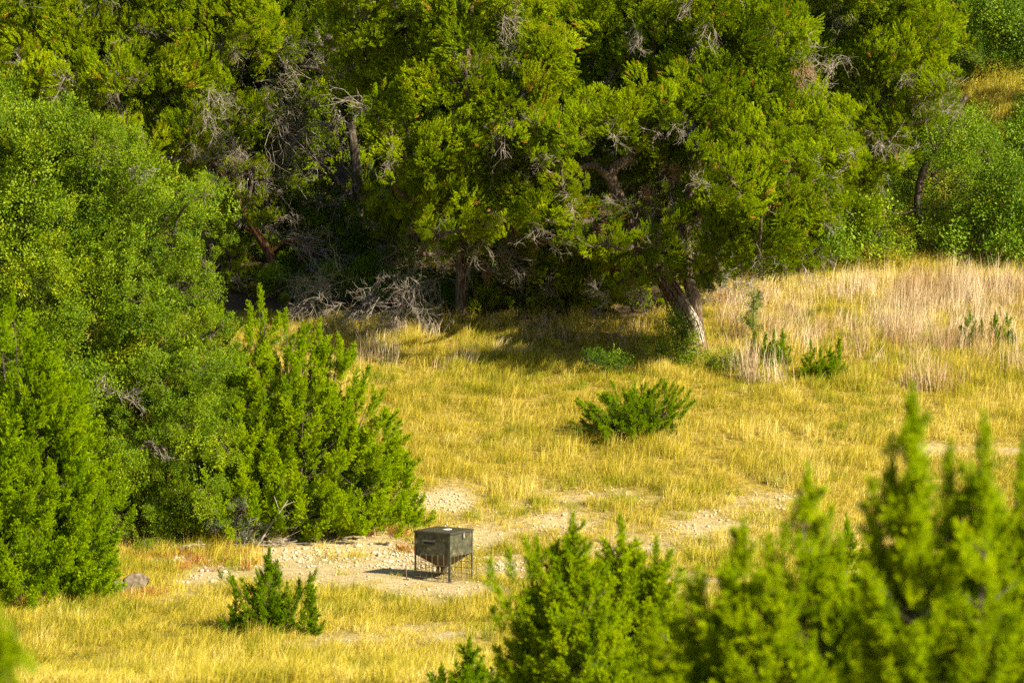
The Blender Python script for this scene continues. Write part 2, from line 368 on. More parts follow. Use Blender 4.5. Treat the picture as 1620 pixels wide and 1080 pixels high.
class Sprigs:
    """collects the places of foliage sprigs"""
    def __init__(s): s.p, s.a, s.s, s.t = [], [], [], []
    def put(s, pos, axis, size, shade):
        pos = np.atleast_2d(pos); n = len(pos)
        s.p.append(pos); s.a.append(np.broadcast_to(axis, (n, 3))); s.t.append(np.broadcast_to(shade, (n,)))
        sz = np.asarray(size, float); s.s.append(np.broadcast_to(sz[:, None] if sz.ndim == 1 else sz, (n, 3)))
    def build(s, name, protos, parent, rng):
        p = np.concatenate(s.p); n = len(p)
        return scatter_object(name, protos, p, euler_to(np.concatenate(s.a), rng.uniform(0, 6.283, n)), np.concatenate(s.s), rng.integers(0, len(protos), n), np.concatenate(s.t), parent)

def proto(g, mat):
    me = g.mesh('sprig'); me.materials.append(M[mat]); return bpy.data.objects.new('sprig', me)
HEAD_R = .42
def juniper_heads(mat, n, rng, tufts=54, n_per=66, leaf=(.044, .0175), tuft=(.20, .046), brown=0):
    """knobbly heads of mature juniper, 0.42 m in radius, outward along +z: flame-shaped tufts of scale leaves with gaps between"""
    out = []
    for _ in range(n):
        g = Geo(); d = []
        while len(d) < tufts:
            q = sphere_pts(1, rng)[0]
            if q[2] > -.35 and (len(d) < 8 or rng.random() < .5 or min(np.linalg.norm(q - w) for w in d) > .16): d.append(q)
        d = np.array(d); k1 = nrm(rng.normal(0, 1, (5, 3)))
        rr = HEAD_R * (.74 + .38 * (np.clip(d @ k1.T, 0, 1) ** 4).max(1) + rng.normal(0, .06, len(d)))
        ax = nrm(d * .75 + UP * .45 + rng.normal(0, .22, d.shape)); ln = tuft[0] * rng.uniform(.6, 1.4, len(d))
        tn = rng.normal(0, .07, len(d)); 
        if brown: tn = np.where(rng.random(len(d)) < brown, 2.0, tn)
        add_plumes(g, d * rr[:, None] - ax * (ln * .5)[:, None], ax, ln, tuft[1] * rng.uniform(.75, 1.3, len(d)), n_per, leaf[0], leaf[1], tn, rng, clip=False)
        m = 10; e = d[:m] * rr[:m, None] * .9     # the twigs that carry the tufts
        out.append(proto(g, mat))
    return out
def juniper_branches(mat, n, rng, plumes=36, n_per=64, leaf=(.046, .0165), plume=(.30, .050)):
    """feathery one metre branches of young juniper along +z, narrowing to a pointed tip"""
    out = []
    for _ in range(n):
        g = Geo(); t = np.sort(rng.uniform(.08, .96, plumes) ** .9); az = np.arange(plumes) * 2.4 + rng.normal(0, .4, plumes)
        bend = rng.normal(0, .08, 2); p = np.stack([bend[0] * t * t, bend[1] * t * t, t], 1)
        rd = np.stack([np.cos(az), np.sin(az), 0 * az], 1)
        ax = nrm(UP * .8 + rd * (.95 - .45 * t)[:, None] + rng.normal(0, .15, rd.shape)); ln = plume[0] * (1.2 - .75 * t) * rng.uniform(.6, 1.3, plumes)
        add_plumes(g, p, ax, ln, plume[1] * (1.15 - .45 * t) * rng.uniform(.8, 1.25, plumes), n_per, leaf[0], leaf[1], rng.normal(0, .07, plumes), rng, .08, clip=False)
        add_plumes(g, np.array([[bend[0] * .8, bend[1] * .8, .86]]), np.array([[bend[0], bend[1], 1.]]), np.array([.22]), np.array([.03]), n_per, leaf[0], leaf[1], np.array([.05]), rng, clip=False)
        out.append(proto(g, mat))
    return out
def oak_heads(mat, n, rng, clumps=34, n_leaf=11, leaf=(.078, .044), clump=.085, shoots=0):
    """leafy heads of oak, 0.42 m in radius, outward along +z"""
    out = []
    for _ in range(n):
        g = Geo(); d = sphere_pts(clumps * 2, rng); d = d[d[:, 2] > -.4][:clumps]; N = len(d)
        p = d * (HEAD_R * (1.05 - .6 * rng.random(N) ** 2.5))[:, None]; off = rng.normal(0, clump, (N, n_leaf, 3)); pos = p[:, None] + off
        D = nrm(d[:, None] * .5 + nrm(off) * .7 + UP * .2 + rng.normal(0, .4, off.shape)); O = nrm(d[:, None] * .5 + UP * .5 + rng.normal(0, .5, off.shape))
        T = rng.normal(0, .08, (N, 1)) + rng.normal(0, .10, (N, n_leaf)); T = np.where(rng.random(T.shape) < .004, 2.0, T)
        g.ovals(pos.reshape(-1, 3), D.reshape(-1, 3), O.reshape(-1, 3), leaf[0] * rng.uniform(.6, 1.25, N * n_leaf), leaf[1] * rng.uniform(.7, 1.2, N * n_leaf), T.ravel(), rng)
        for _k in range(shoots):
            b_ = p[rng.integers(N)]; t = np.linspace(.1, 1, 13)[:, None]; ax = nrm(np.array([rng.normal(0, .3), rng.normal(0, .3), 1]))
            q = b_ + ax * t * rng.uniform(.25, .5); k = len(q)
            g.ovals(q, nrm(ax * .6 + rng.normal(0, .6, q.shape)), nrm(rng.normal(0, 1, q.shape)), np.full(k, leaf[0] * .8), np.full(k, leaf[1] * .8), rng.normal(.32, .08, k), rng)
        out.append(proto(g, mat))
    return out
_r = np.random.default_rng(5)
PR = {'juniper': juniper_heads('juniper', 12, _r, brown=.012), 'far_juniper': juniper_heads('juniper', 6, _r, 60, 34, (.065, .028)), 'young_juniper': juniper_branches('young_juniper', 12, _r),
      'oak': oak_heads('oak', 10, _r, 32, 22, (.060, .035), .052, shoots=1), 'scrub_oak': oak_heads('scrub_oak', 8, _r, 30, 10, (.075, .048), .09), 'airy_oak': oak_heads('scrub_oak', 8, _r, 20, 9, (.075, .05), .12), 'sage': oak_heads('sage', 4, _r, 34, 10, (.06, .03))}

def lobe_heads(sp, c, r, rng, tint=.45, m=30, squash=.85, lean=.6, small=1.0):
    """one mass of foliage: many small uneven heads spread through a ragged, stretched volume"""
    m = max(6, int(round(m * min(1.15, (r / .85) ** 1.5)))); pick = []
    for q in sphere_pts(m * 9, rng):
        if q[2] > -.8 and all(q @ w < .88 for w in pick): pick.append(q)
        if len(pick) >= m: break
    q = np.array(pick); n = len(q); lt = .06 * rng.normal(); k1 = nrm(rng.normal(0, 1, (4, 3)))
    stretch = rng.uniform(.75, 1.35, 3) * np.array([1, 1, squash]); a = rng.uniform(0, 6.28); ca, sa = np.cos(a), np.sin(a)
    stick = 1 + .5 * (np.clip(q @ k1.T, 0, 1) ** 5).max(1)
    off = q * (r * rng.uniform(.35, 1.05, n) * stick)[:, None] * stretch
    off = np.stack([off[:, 0] * ca - off[:, 1] * sa, off[:, 0] * sa + off[:, 1] * ca, off[:, 2]], 1)
    size = r * np.clip(.17 + .30 * rng.random(n) ** 1.3, 0, 1) / HEAD_R * small
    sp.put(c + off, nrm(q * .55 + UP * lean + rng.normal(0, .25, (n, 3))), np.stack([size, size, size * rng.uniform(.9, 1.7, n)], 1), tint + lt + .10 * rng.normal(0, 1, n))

def spray(g, o, d, L, rng, n=7, r0=.014):
    """bare forking twigs"""
    o = np.asarray(o, float); d = nrm(np.asarray(d, float))
    dirs = nrm(d + rng.normal(0, .55, (n, 3))); stem = nrm(d + rng.normal(0, .15, 3)) * L * .6; u = rng.random(n); u[0] = 0
    st = o + stem * u[:, None]; ends = st + dirs * (L * rng.uniform(.35, .8, n))[:, None]; ends[0] = o + stem * 1.5
    p1 = curve_pts(st, ends, 5, rng.normal(0, .10 * L, (n, 3)), rng)
    g.tubes(p1, np.linspace(1, .55, 5)[None] * r0 * np.ones((n, 1)), 3)
    m = 4
    idx = rng.integers(1, 5, (n, m)); st2 = p1[np.arange(n)[:, None], idx].reshape(-1, 3)
    d2 = nrm(np.repeat(dirs, m, 0) + rng.normal(0, .6, (n * m, 3))); e2 = st2 + d2 * (L * rng.uniform(.2, .5, n * m))[:, None]
    p2 = curve_pts(st2, e2, 4, rng.normal(0, .05 * L, (n * m, 3)), rng)
    g.tubes(p2, np.linspace(.7, .4, 4)[None] * r0 * np.ones((n * m, 1)), 3)
    k = 3; idx = rng.integers(1, 4, (n * m, k)); st3 = p2[np.arange(n * m)[:, None], idx].reshape(-1, 3)
    d3 = nrm(np.repeat(d2, k, 0) + rng.normal(0, .7, (n * m * k, 3))); e3 = st3 + d3 * (L * rng.uniform(.1, .25, n * m * k))[:, None]
    g.tubes(np.stack([st3, e3], 1), np.array([[.45, .3]]) * r0 * np.ones((n * m * k, 1)), 3)

PR['twigs'] = []
for _ in range(8):
    g = Geo(); spray(g, np.zeros(3), UP, .8, _r, 5, .0085); PR['twigs'].append(proto(g, 'dead'))

def path(pts, k):
    """smooth polyline through the points, k samples"""
    pts = np.asarray(pts, float); n = len(pts)
    t = np.linspace(0, n - 1, k); i = np.clip(t.astype(int), 0, n - 2); f = (t - i)[:, None]
    p0 = pts[np.clip(i - 1, 0, n - 1)]; p1 = pts[i]; p2 = pts[i + 1]; p3 = pts[np.clip(i + 2, 0, n - 1)]
    return .5 * (2 * p1 + (p2 - p0) * f + (2 * p0 - 5 * p1 + 4 * p2 - p3) * f ** 2 + (3 * p1 - p0 - 3 * p2 + p3) * f ** 3)

HILL = 'junipers up the hillside behind'
def build_tree(name, label, cat, base, stems, lobes, rng, foliage, mats, dead=(), dead_r=.009, group=None, limb_r=.09, sides=9, brown=(), twigs=0):
    """stems: list of (points, r0, r1, bark material); lobes: list of (centre, r); all in world metres"""
    base = np.asarray(base, float)
    root = thing(name, base, label, cat, group)
    allp = []
    for pts, r0, r1, bm in stems:
        pp = path(np.asarray(pts) - base, 22); allp.append((pp, np.linspace(r0, r1, 22)))
        g = Geo(); R = np.linspace(1, 0, 22) ** 1.0 * (r0 - r1) + r1
        R[:3] *= np.array([1.35, 1.18, 1.06])
        g.tubes(pp[None], R[None], max(sides, 20), .5, .09)
        add('trunk', g.mesh('trunk', True), M[bm], root)
    P_ = np.concatenate([a for a, _ in allp]); R_ = np.concatenate([b for _, b in allp])
    nodes = [P_[k] for k in range(len(P_)) if k % 22 >= 7]; C_ = [np.asarray(l[0]) - base for l in lobes]; A, B = [], []
    left = list(range(len(C_)))
    left.sort(key=lambda q: min(np.linalg.norm(C_[q] - w) for w in nodes))
    for q in left:      # each limb starts from the nearest wood that lies lower than its end
        c = C_[q]; nd = np.array(nodes); cost = np.linalg.norm(nd - c, axis=1) + 1.2 * np.clip(nd[:, 2] - c[2] + .2, 0, None)
        A.append(nd[int(np.argmin(cost))]); B.append(c); nodes.append(c)
    A = np.array(A); B = np.array(B); ln = np.linalg.norm(B - A, axis=1)
    pl = curve_pts(A, B, 9, rng.normal(0, .08, (len(A), 3)) * ln[:, None], rng); lr = np.clip(limb_r * (.4 + ln / 5), .015, .10)
    g = Geo(); whole = group == HILL or len(B) < 8
    for q, (c, r) in enumerate(zip(B, [lobes[q][1] for q in left])):
        if not whole: g = Geo()
        g.tubes(pl[q:q + 1], np.linspace(1, .5, 9)[None] * lr[q], 6)
        d = nrm(sphere_pts(9, rng) + UP * .3); e = c + d * r * .8
        g.tubes(curve_pts(np.repeat(c[None], 9, 0), e, 4, rng.normal(0, .08, (9, 3)), rng), np.linspace(.022, .008, 4)[None] * np.ones((9, 1)), 3)
        if not whole: add('limb', g.mesh('limb', True), M['limb'], root)
    if whole: add('limbs', g.mesh('limbs', True), M['limb'], root)
    sp = Sprigs()
    for (c, r) in lobes: foliage(sp, np.asarray(c) - base, r, rng)
    sp.build('crown', PR[mats], root, rng)
    if twigs:
        tw = Sprigs()
        for (c, r) in lobes:
            n = int(rng.poisson(twigs * r)); d = nrm(sphere_pts(n, rng) - np.array([0, .5, .25])) if n else np.zeros((0, 3))
            if n: tw.put(np.asarray(c) - base + d * r * rng.uniform(.3, .75, (n, 1)), nrm(d + rng.normal(0, .4, d.shape)), rng.uniform(.6, 1.25, n), np.zeros(n))
        tw.build('bare_twigs', PR['twigs'], root, rng)
    if dead:
        for o, d, L in dead:
            g = Geo(); spray(g, np.asarray(o) - base, d, L, rng, 7, dead_r); add('dead_branch', g.mesh('dead_branch'), M['dead'], root)
    if brown:
        for o, d, L in brown:
            g = Geo(); spray(g, np.asarray(o) - base, d, L * .8, rng, 12, .013); add('withered_spray', g.mesh('withered_spray'), M['brown_dead'], root)
    return root

def jun(tint=.45, **k):
    return lambda sp, c, r, rng: lobe_heads(sp, c, r, rng, tint, **k)
def px_lobes(lst, Y, rng, back=.9, depth=(-2.6, -.2), bdepth=(.6, 3.0)):
    """lobes given where the photograph shows them, each with its own distance, and more behind them"""
    out = []
    for l in lst:
        px, py, r = l[:3]; dY = l[3] if len(l) > 3 else rng.uniform(*depth)
        out.append((P(px, py, Y + dY), r * mpp(Y)))
        if rng.random() < back:
            out.append((P(px + rng.normal(0, 25), py + rng.normal(0, 20), Y + rng.uniform(*bdepth)), r * mpp(Y)))
    return out
def px_sprays(lst, Y):
    out = []
    for px, py, dx, dy, L, dY in lst:
        out.append((P(px, py, Y + dY), np.array([dx, -.4, -dy]), L))
    return out

# ------------------------------------------------------------------ the wood at the meadow's edge
R = np.random.default_rng
# leaning juniper with the bare trunk
rg = R(11); Y = 117.0; b0 = on_ground(1102, Y)
S1 = [b0 - UP * .2, P(1092, 510, Y), P(1062, 460, Y), P(1035, 420, Y), P(1005, 372, Y), P(985, 325, Y), P(968, 285, Y - .1), P(975, 262, Y - .1), P(1000, 245, Y), P(1020, 190, Y + .3), P(1030, 110, Y + .4), P(1040, 20, Y + .5)]
S2 = [b0 + np.array([.12, .25, -.2]), P(1098, 480, Y + .25), P(1086, 430, Y + .3), P(1084, 380, Y + .3), P(1090, 320, Y + .3), P(1110, 240, Y + .3), P(1150, 140, Y + .3), P(1180, 40, Y + .5)]
S3 = [P(968, 285, Y - .1), P(950, 268, Y - .15), P(935, 262, Y - .2), P(910, 268, Y - .4), P(870, 275, Y - .8), P(840, 240, Y - 1)]
T1L = [(1130, 150, 66), (1212, 150, 58), (1175, 235, 60), (1250, 262, 52), (1205, 330, 52), (1150, 372, 44, -3.4), (1195, 405, 40, -3.6), (1240, 370, 40, -3.0), (1052, 180, 56), (990, 110, 58, 1.0),
                (1050, 50, 60, .4), (955, 190, 50, -4.2), (890, 300, 44, -4.2), (940, 345, 38, -.6), (1140, 60, 60), (905, 130, 52, 1.2), (925, 50, 56, 1.6), (1290, 190, 50), (1290, 320, 42), (1330, 255, 44), (1220, 60, 60), (1000, 390, 36, -1.2), (1055, 395, 34, -1.2),
                (1020, 440, 20, -.7), (1160, 290, 50), (1075, 120, 50), (1010, 215, 36, -1.5), (880, 220, 46, -4.6), (1120, -10, 60), (1000, 0, 60, 1.5), (1120, 430, 26, -.9), (1115, 330, 36, -1.2),
                (1040, 425, 24, -1.2), (1075, 438, 20, -1.3), (1000, 432, 28, -1.2), (1122, 455, 20, -1.0), (970, 455, 24, -1), (1080, 405, 26, -1.0), (1072, 362, 30, -1.2), (1112, 432, 22, -1.0), (1130, 400, 34, -2), (840, 345, 32, -3.6), (905, 368, 30, -3.8), (960, 385, 28, -3.2), (1010, 330, 24, -.9), (1040, 350, 26, .8), (1060, 310, 34, 1.2), (1030, 270, 34, 1.2), (1090, 300, 30, .9), (1010, 275, 36, 2.6), (985, 235, 36, 2.4), (1048, 250, 38, 2.8), (955, 310, 36, 2.6), (1005, 315, 36, 2.8), (1060, 225, 36, 2.4), (940, 260, 36, 2.8), (1080, 270, 36, 2.8), (1000, 350, 32, 2.6)]
lob = px_lobes([l for l in T1L if l[1] < 170], Y, rg, depth=(-1.8, .4)) + px_lobes([l for l in T1L if 170 <= l[1] < 255], Y, rg, depth=(-3, -.8)) + px_lobes([l for l in T1L if l[1] >= 255], Y, rg, back=.35, depth=(-5.4, -3.0))
dead = px_sprays([(1060, 300, .2, .6, .9, -.3), (1040, 330, -.5, .5, .9, -.4), (1075, 340, .3, .8, .8, -.5), (950, 320, -.6, .5, .9, -.6), (930, 345, -.6, .3, .9, -.6), (1100, 255, .7, .2, .9, -1.5), (1260, 110, .6, .5, 1.1, -1.5), (1265, 60, .4, .7, 1, -1),
                   (1040, 440, -.9, .1, .8, -.7), (1030, 460, -1, .2, .7, -.6), (1110, 350, .2, .7, .7, -1), (890, 240, -.5, .4, .8, -1.6), (1130, 430, .6, .5, 1, -1), (1160, 445, .9, .1, .9, -1), (1000, 30, .2, .8, .8, -2)], Y + .9)
brn = px_sprays([(1060, 260, .3, .6, .6, -.8), (1030, 290, -.2, .8, .6, -.6), (960, 345, -.3, .8, .6, -.6), (930, 330, -.5, .7, .6, -.7), (1100, 330, .2, .9, .6, -.9), (1270, 95, .3, .8, .7, -1.6), (1180, 325, .2, 1, .5, -1.6)], Y)
T1 = build_tree('juniper_tree', 'large juniper with a bare twisted double trunk leaning over the meadow grass', 'tree', b0,
                [(S1, .26, .06, 'bark'), (S2, .20, .06, 'bark'), (S3, .11, .04, 'bark')], lob, rg, jun(), 'juniper', dead, brown=brn, twigs=2.0, group='junipers along the meadow edge')
# pale peeled wood and rough bark strips at the foot of the leaning trunk
g = Geo(); n = 34
a = rg.uniform(-1.2, 1.7, n); tt = rg.uniform(.0, .42, n)
pp = path(np.array(S1), 60) - b0; nr = np.stack([np.sin(a), -np.cos(a), 0 * a], 1)
st = pp[(tt * 30).astype(int)] + nr * .265; en = pp[(tt * 30).astype(int) + 10] + nr * .24
g.tubes(curve_pts(st, en, 6, nr * .03, rg), np.linspace(1, .4, 6)[None] * rg.uniform(.015, .035, n)[:, None], 4)
add('bark_strips', g.mesh('bark_strips'), M['bark'], T1)
g = Geo(); a = rg.uniform(.5, 1.3, 14); nr = np.stack([np.sin(a), -np.cos(a), 0 * a], 1)
st = pp[rg.integers(3, 7, 14)] + nr * .31; en = pp[rg.integers(6, 9, 14)] + nr * .265
g.tubes(curve_pts(st, en, 5, nr * .02, rg), np.full((14, 5), .012), 5)
w = add('peeled_patch', g.mesh('peeled_patch'), M['pale_wood'], T1); w['label'] = 'bleached bare wood at the foot of the trunk'

# juniper left of it, low sunlit branches
rg = R(12); Y = 121.0; b0 = on_ground(731, Y)
st = [b0 - UP * .2, P(730, 440, Y), P(728, 380, Y), P(722, 300, Y), P(735, 200, Y), P(740, 90, Y), P(745, 0, Y)]
st2 = [P(728, 395, Y), P(700, 330, Y - .2), P(660, 250, Y - .4), P(620, 150, Y - .3)]
lob = px_lobes([(655, 160, 56), (740, 130, 58), (820, 165, 56), (700, 235, 56), (780, 245, 58), (858, 235, 48), (665, 322, 46), (735, 312, 50), (815, 312, 46), (632, 250, 38), (580, 115, 52), (562, 50, 52), (625, 55, 54), (705, 55, 56),
                (790, 55, 54), (862, 85, 50), (900, 175, 44), (690, 375, 28), (765, 362, 30), (850, 345, 34), (600, 180, 32), (700, 398, 24, -1.5), (752, 395, 24, -1.5), (728, 375, 30, -1.5), (655, 372, 26, -1.5), (700, -20, 60), (800, -20, 60), (610, -20, 60)], Y, rg, depth=(-5.2, -2.0))
dead = px_sprays([(560, 440, -.6, .2, 1.3, -1), (520, 440, -.4, .3, 1.3, -.8), (610, 430, -.3, .5, 1.2, -1.2), (660, 420, -.4, .4, 1.2, -1.2), (470, 450, .5, .2, 1.2, -.6), (700, 500, -.5, .4, 1.0, -1.8), (590, 510, .4, .3, 1.1, -2.2), (640, 515, -.6, .3, 1.0, -2.4), (545, 505, -.2, .7, 1.0, -2), (600, 470, -.5, .5, 1.2, -2), (630, 490, -.4, .7, 1.1, -2), (570, 490, -.7, .3, 1.2, -1.8), (660, 480, .2, .8, 1.1, -1.8), (540, 480, -.5, .4, 1.2, -1.5), (650, 440, .3, .7, 1.2, -1.8), (500, 470, -.4, .5, 1.2, -1), (690, 470, -.8, .3, 1.1, -1.4), (720, 420, -.6, .3, 1.2, -.6), (700, 440, -.8, .4, 1.2, -.7), (745, 400, .7, .2, 1.2, -.8), (770, 380, .8, .3, 1.1, -.8), (800, 410, .5, .5, 1, -.8), (640, 470, -.6, .4, 1.2, -.6), (590, 470, -.6, .4, 1.2, -.6), (680, 390, -.6, .2, 1, -1),
                   (690, 360, -.4, .7, .9, -1.5), (650, 40, -.5, -.3, .9, -2), (870, 110, .6, -.2, .9, -2.4), (780, 200, .2, .6, .7, -3), (560, 90, -.4, .5, 1, -2), (590, 60, -.6, .2, 1, -2)], Y)
brn = px_sprays([(690, 340, -.2, .9, .6, -1.6), (745, 345, .1, .9, .5, -1.8), (850, 365, .1, .9, .6, -1.5), (820, 350, -.2, .9, .6, -1.4), (760, 410, .4, .6, .7, -.8)], Y)
build_tree('juniper_tree', 'broad sunlit juniper with low hanging clumps and short dark trunk at its foot', 'tree', b0, [(st, .17, .07, 'bark'), (st2, .10, .05, 'bark')], lob, rg, jun(tint=.5), 'juniper', dead, brown=brn, twigs=2.0, group='junipers along the meadow edge')
# low juniper between the two
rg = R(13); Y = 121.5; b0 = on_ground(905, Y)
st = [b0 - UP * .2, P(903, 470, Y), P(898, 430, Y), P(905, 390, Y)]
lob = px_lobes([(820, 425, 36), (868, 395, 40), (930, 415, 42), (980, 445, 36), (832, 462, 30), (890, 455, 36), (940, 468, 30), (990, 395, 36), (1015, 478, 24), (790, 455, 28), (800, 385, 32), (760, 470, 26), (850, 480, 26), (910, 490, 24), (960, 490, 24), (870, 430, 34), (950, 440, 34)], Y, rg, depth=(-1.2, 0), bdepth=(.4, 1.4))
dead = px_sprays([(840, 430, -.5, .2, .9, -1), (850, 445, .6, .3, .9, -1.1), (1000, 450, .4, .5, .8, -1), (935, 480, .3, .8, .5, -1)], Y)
build_tree('juniper_shrub', 'low bushy juniper between the leaning trunk and the short dark trunk', 'shrub', b0, [(st, .10, .04, 'bark')], lob, rg, jun(tint=.66), 'juniper', dead, limb_r=.05)  # foliage tint raised to stand in for sunlight the leaning tree blocks
# left: wide juniper over the dark hollow
rg = R(14); Y = 125.0; b0 = on_ground(455, Y)
st = [b0 - UP * .2, P(440, 440, Y), P(425, 400, Y), P(395, 350, Y), P(350, 270, Y), P(300, 180, Y), P(260, 60, Y)]
st2 = [on_ground(345, Y - .5) - UP * .2, P(350, 430, Y - .5), P(330, 380, Y - .5), P(290, 300, Y - .5), P(200, 180, Y - .5), P(150, 60, Y)]
st3 = [P(425, 400, Y), P(460, 380, Y), P(500, 400, Y - .4)]
lob = px_lobes([(50, 55, 56), (115, 60, 58), (190, 40, 58), (262, 60, 56), (332, 40, 56), (180, 125, 52), (250, 135, 56), (318, 125, 50), (375, 185, 34), (298, 205, 46), (238, 195, 44), (335, 250, 32), (395, 60, 44), (120, 130, 50), (60, 120, 50), (200, 240, 50),
                (260, 280, 44), (40, -20, 60), (160, -20, 60), (280, -20, 60), (380, 10, 44), (30, 200, 60), (120, 220, 60), (370, 310, 30, .8), (310, 340, 34, .8), (392, 322, 28, -1.6), (352, 362, 26, -1.4), (420, 350, 22, -1.4), (300, 400, 26, -1), (400, 270, 28, -1.4), (430, 445, 24, -2), (470, 478, 22, -2.4), (385, 440, 26, -1.5), (330, 455, 26, -1), (365, 410, 24, -1)], Y, rg, depth=(-3.2, -.8))
dead = px_sprays([(330, 140, .4, .4, 1.1, -3), (320, 160, .2, .8, 1, -3.2), (225, 200, -.3, .6, 1, -3), (130, 110, -.4, .2, 1.2, -3), (150, 100, .5, .3, 1.1, -3), (30, 10, .2, -.4, 1, -3), (370, 240, .5, .7, 1.2, -1), (390, 260, .2, .9, 1.2, -1.2),
                   (400, 130, .6, .3, 1.4, -1), (420, 160, .4, .7, 1.5, -1), (440, 100, .5, -.3, 1.4, -.6), (440, 190, .6, .6, 1.5, -.8), (380, 230, -.3, .9, 1.2, -1.2), (470, 390, .8, .2, 1.4, -1), (500, 400, .8, .1, 1.3, -1), (430, 370, .9, .1, 1.3, -.8)], Y)
build_tree('juniper_tree', 'juniper whose reddish leaning trunk stands in the dark hollow behind the live oak', 'tree', b0, [(st, .16, .06, 'red_bark'), (st2, .20, .06, 'limb'), (st3, .08, .04, 'red_bark')], lob, rg, jun(tint=.5), 'juniper', dead, dead_r=.009, twigs=2.0, group='junipers along the meadow edge')
# middle: tall juniper standing deep in the hollow
rg = R(15); Y = 128.0; b0 = on_ground(566, Y)
st = [b0 - UP * .2, P(564, 400, Y), P(566, 330, Y), P(562, 250, Y), P(545, 150, Y), P(520, 60, Y), P(500, -60, Y)]
st2 = [P(566, 330, Y), P(535, 290, Y - .3), P(490, 240, Y - .6), P(440, 215, Y - .8)]
lob = px_lobes([(450, 60, 44), (490, 20, 40), (540, 20, 50), (430, 110, 28), (600, 100, 50), (560, 150, 40), (470, -40, 60), (560, -60, 60), (500, 330, 34, 1), (540, 380, 34, 1), (590, 350, 40, .5), (620, 410, 36, .5), (470, 300, 30, 1), (450, 335, 30, -1), (505, 375, 30, -1.2), (560, 405, 30, -1.5), (612, 385, 28, -1.8), (475, 430, 30, -1.5), (540, 450, 28, -2.5), (605, 462, 26, -3), (430, 385, 26, -1), (655, 440, 26, -3), (520, 300, 26, -.8), (585, 300, 28, -1)], Y, rg, depth=(-1.6, .4))
dead = px_sprays([(550, 180, -.4, .4, 1.6, -1), (540, 200, -.7, .2, 1.7, -1), (520, 160, -.5, -.2, 1.6, -1), (500, 250, -.6, .3, 1.6, -1), (560, 300, -.6, .3, 1.4, -.6), (560, 330, .6, .3, 1.3, -.6), (540, 230, .4, .6, 1.3, -.8), (610, 300, .4, .7, 1.2, -1), (600, 270, .4, .7, 1.2, -1),
                   (500, 130, .3, -.4, 1.4, -.8), (480, 210, -.6, .5, 1.6, -1), (450, 290, -.5, .5, 1.4, -1), (530, 420, -.5, .3, 1.3, -2), (560, 450, -.7, .4, 1.5, -2.5), (600, 440, -.6, .5, 1.5, -2.5), (520, 460, .5, .3, 1.3, -2.5), (640, 430, .2, .8, 1.2, -2.5), (480, 440, .4, .4, 1.3, -2)], Y)
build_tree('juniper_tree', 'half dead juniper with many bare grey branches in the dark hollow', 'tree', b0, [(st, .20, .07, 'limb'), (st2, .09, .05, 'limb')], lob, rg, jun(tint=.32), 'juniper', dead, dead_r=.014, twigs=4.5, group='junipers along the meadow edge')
# right: juniper beside the pale hill
rg = R(16); Y = 125.0; b0 = on_ground(1268, Y)
st = [b0 - UP * .2, P(1266, 380, Y), P(1275, 300, Y), P(1310, 200, Y), P(1340, 100, Y), P(1360, 0, Y)]
lob = px_lobes([(1350, 130, 54), (1420, 110, 56), (1470, 60, 46), (1290, 60, 54), (1360, 40, 56), (1440, 20, 56), (1390, 190, 48), (1340, 230, 44), (1400, 250, 38), (1460, 150, 42), (1310, 310, 38), (1370, 290, 32), (1290, 130, 50), (1280, -20, 60), (1380, -30, 60), (1250, 430, 26, -.5), (1280, 400, 26), (1465, 190, 26)], Y, rg, depth=(-3, -.4))
dead = px_sprays([(1300, 140, .2, .6, 1, -3), (1285, 170, .5, .4, 1, -3), (1340, 90, -.4, .4, .9, -3), (1440, 140, .4, .5, .9, -3), (1300, 320, .2, .7, .8, -2.4), (1270, 420, .4, .6, .8, -1)], Y)
build_tree('juniper_tree', 'juniper between the leaning double-trunked tree and the open golden hillside', 'tree', b0, [(st, .18, .07, 'bark')], lob, rg, jun(tint=.42), 'juniper', dead, twigs=2.0, group='junipers along the meadow edge')
# oaks on the right
rg = R(17); Y = 128.0; b0 = on_ground(1458, Y)
st = [b0 - UP * .2, P(1457, 370, Y), P(1452, 310, Y), P(1465, 260, Y), P(1500, 200, Y), P(1530, 150, Y)]
lob = px_lobes([(1440, 250, 40), (1500, 215, 44), (1560, 250, 40), (1605, 290, 42), (1425, 300, 36), (1520, 290, 40), (1575, 335, 38), (1490, 330, 28), (1612, 355, 36), (1395, 330, 30), (1540, 195, 30), (1612, 235, 40), (1660, 280, 60), (1660, 200, 50), (1400, 270, 34), (1390, 372, 28), (1545, 375, 30), (1600, 400, 32), (1475, 275, 32), (1420, 215, 34), (1465, 200, 34), (1500, 160, 26), (1480, 240, 30), (1550, 310, 30), (1530, 340, 26), (1410, 390, 24)], Y, rg, back=.55, depth=(-1.6, 2.2))
build_tree('oak_tree', 'airy small leaved oak with slender dark trunk behind the tall tan grass', 'tree', b0, [(st, .15, .06, 'limb')], lob, rg, jun(.42, m=22), 'scrub_oak', limb_r=.05)
rg = R(18); Y = 146.0; b0 = on_ground(1655, Y)
st = [b0 - UP * .2, P(1652, 200, Y), P(1640, 120, Y), P(1625, 60, Y), P(1600, 0, Y)]
lob = px_lobes([(1530, 35, 44), (1580, 50, 42), (1620, 30, 46), (1560, 10, 46), (1530, 85, 26), (1500, 125, 24), (1600, 0, 46), (1660, 60, 50), (1670, 130, 40), (1520, -20, 46), (1500, 60, 40), (1490, 150, 28), (1500, 10, 44), (1515, 110, 30), (1560, 85, 34), (1605, 80, 34), (1625, 190, 28), (1480, 190, 26)], Y, rg, back=.9, depth=(-2, 1))
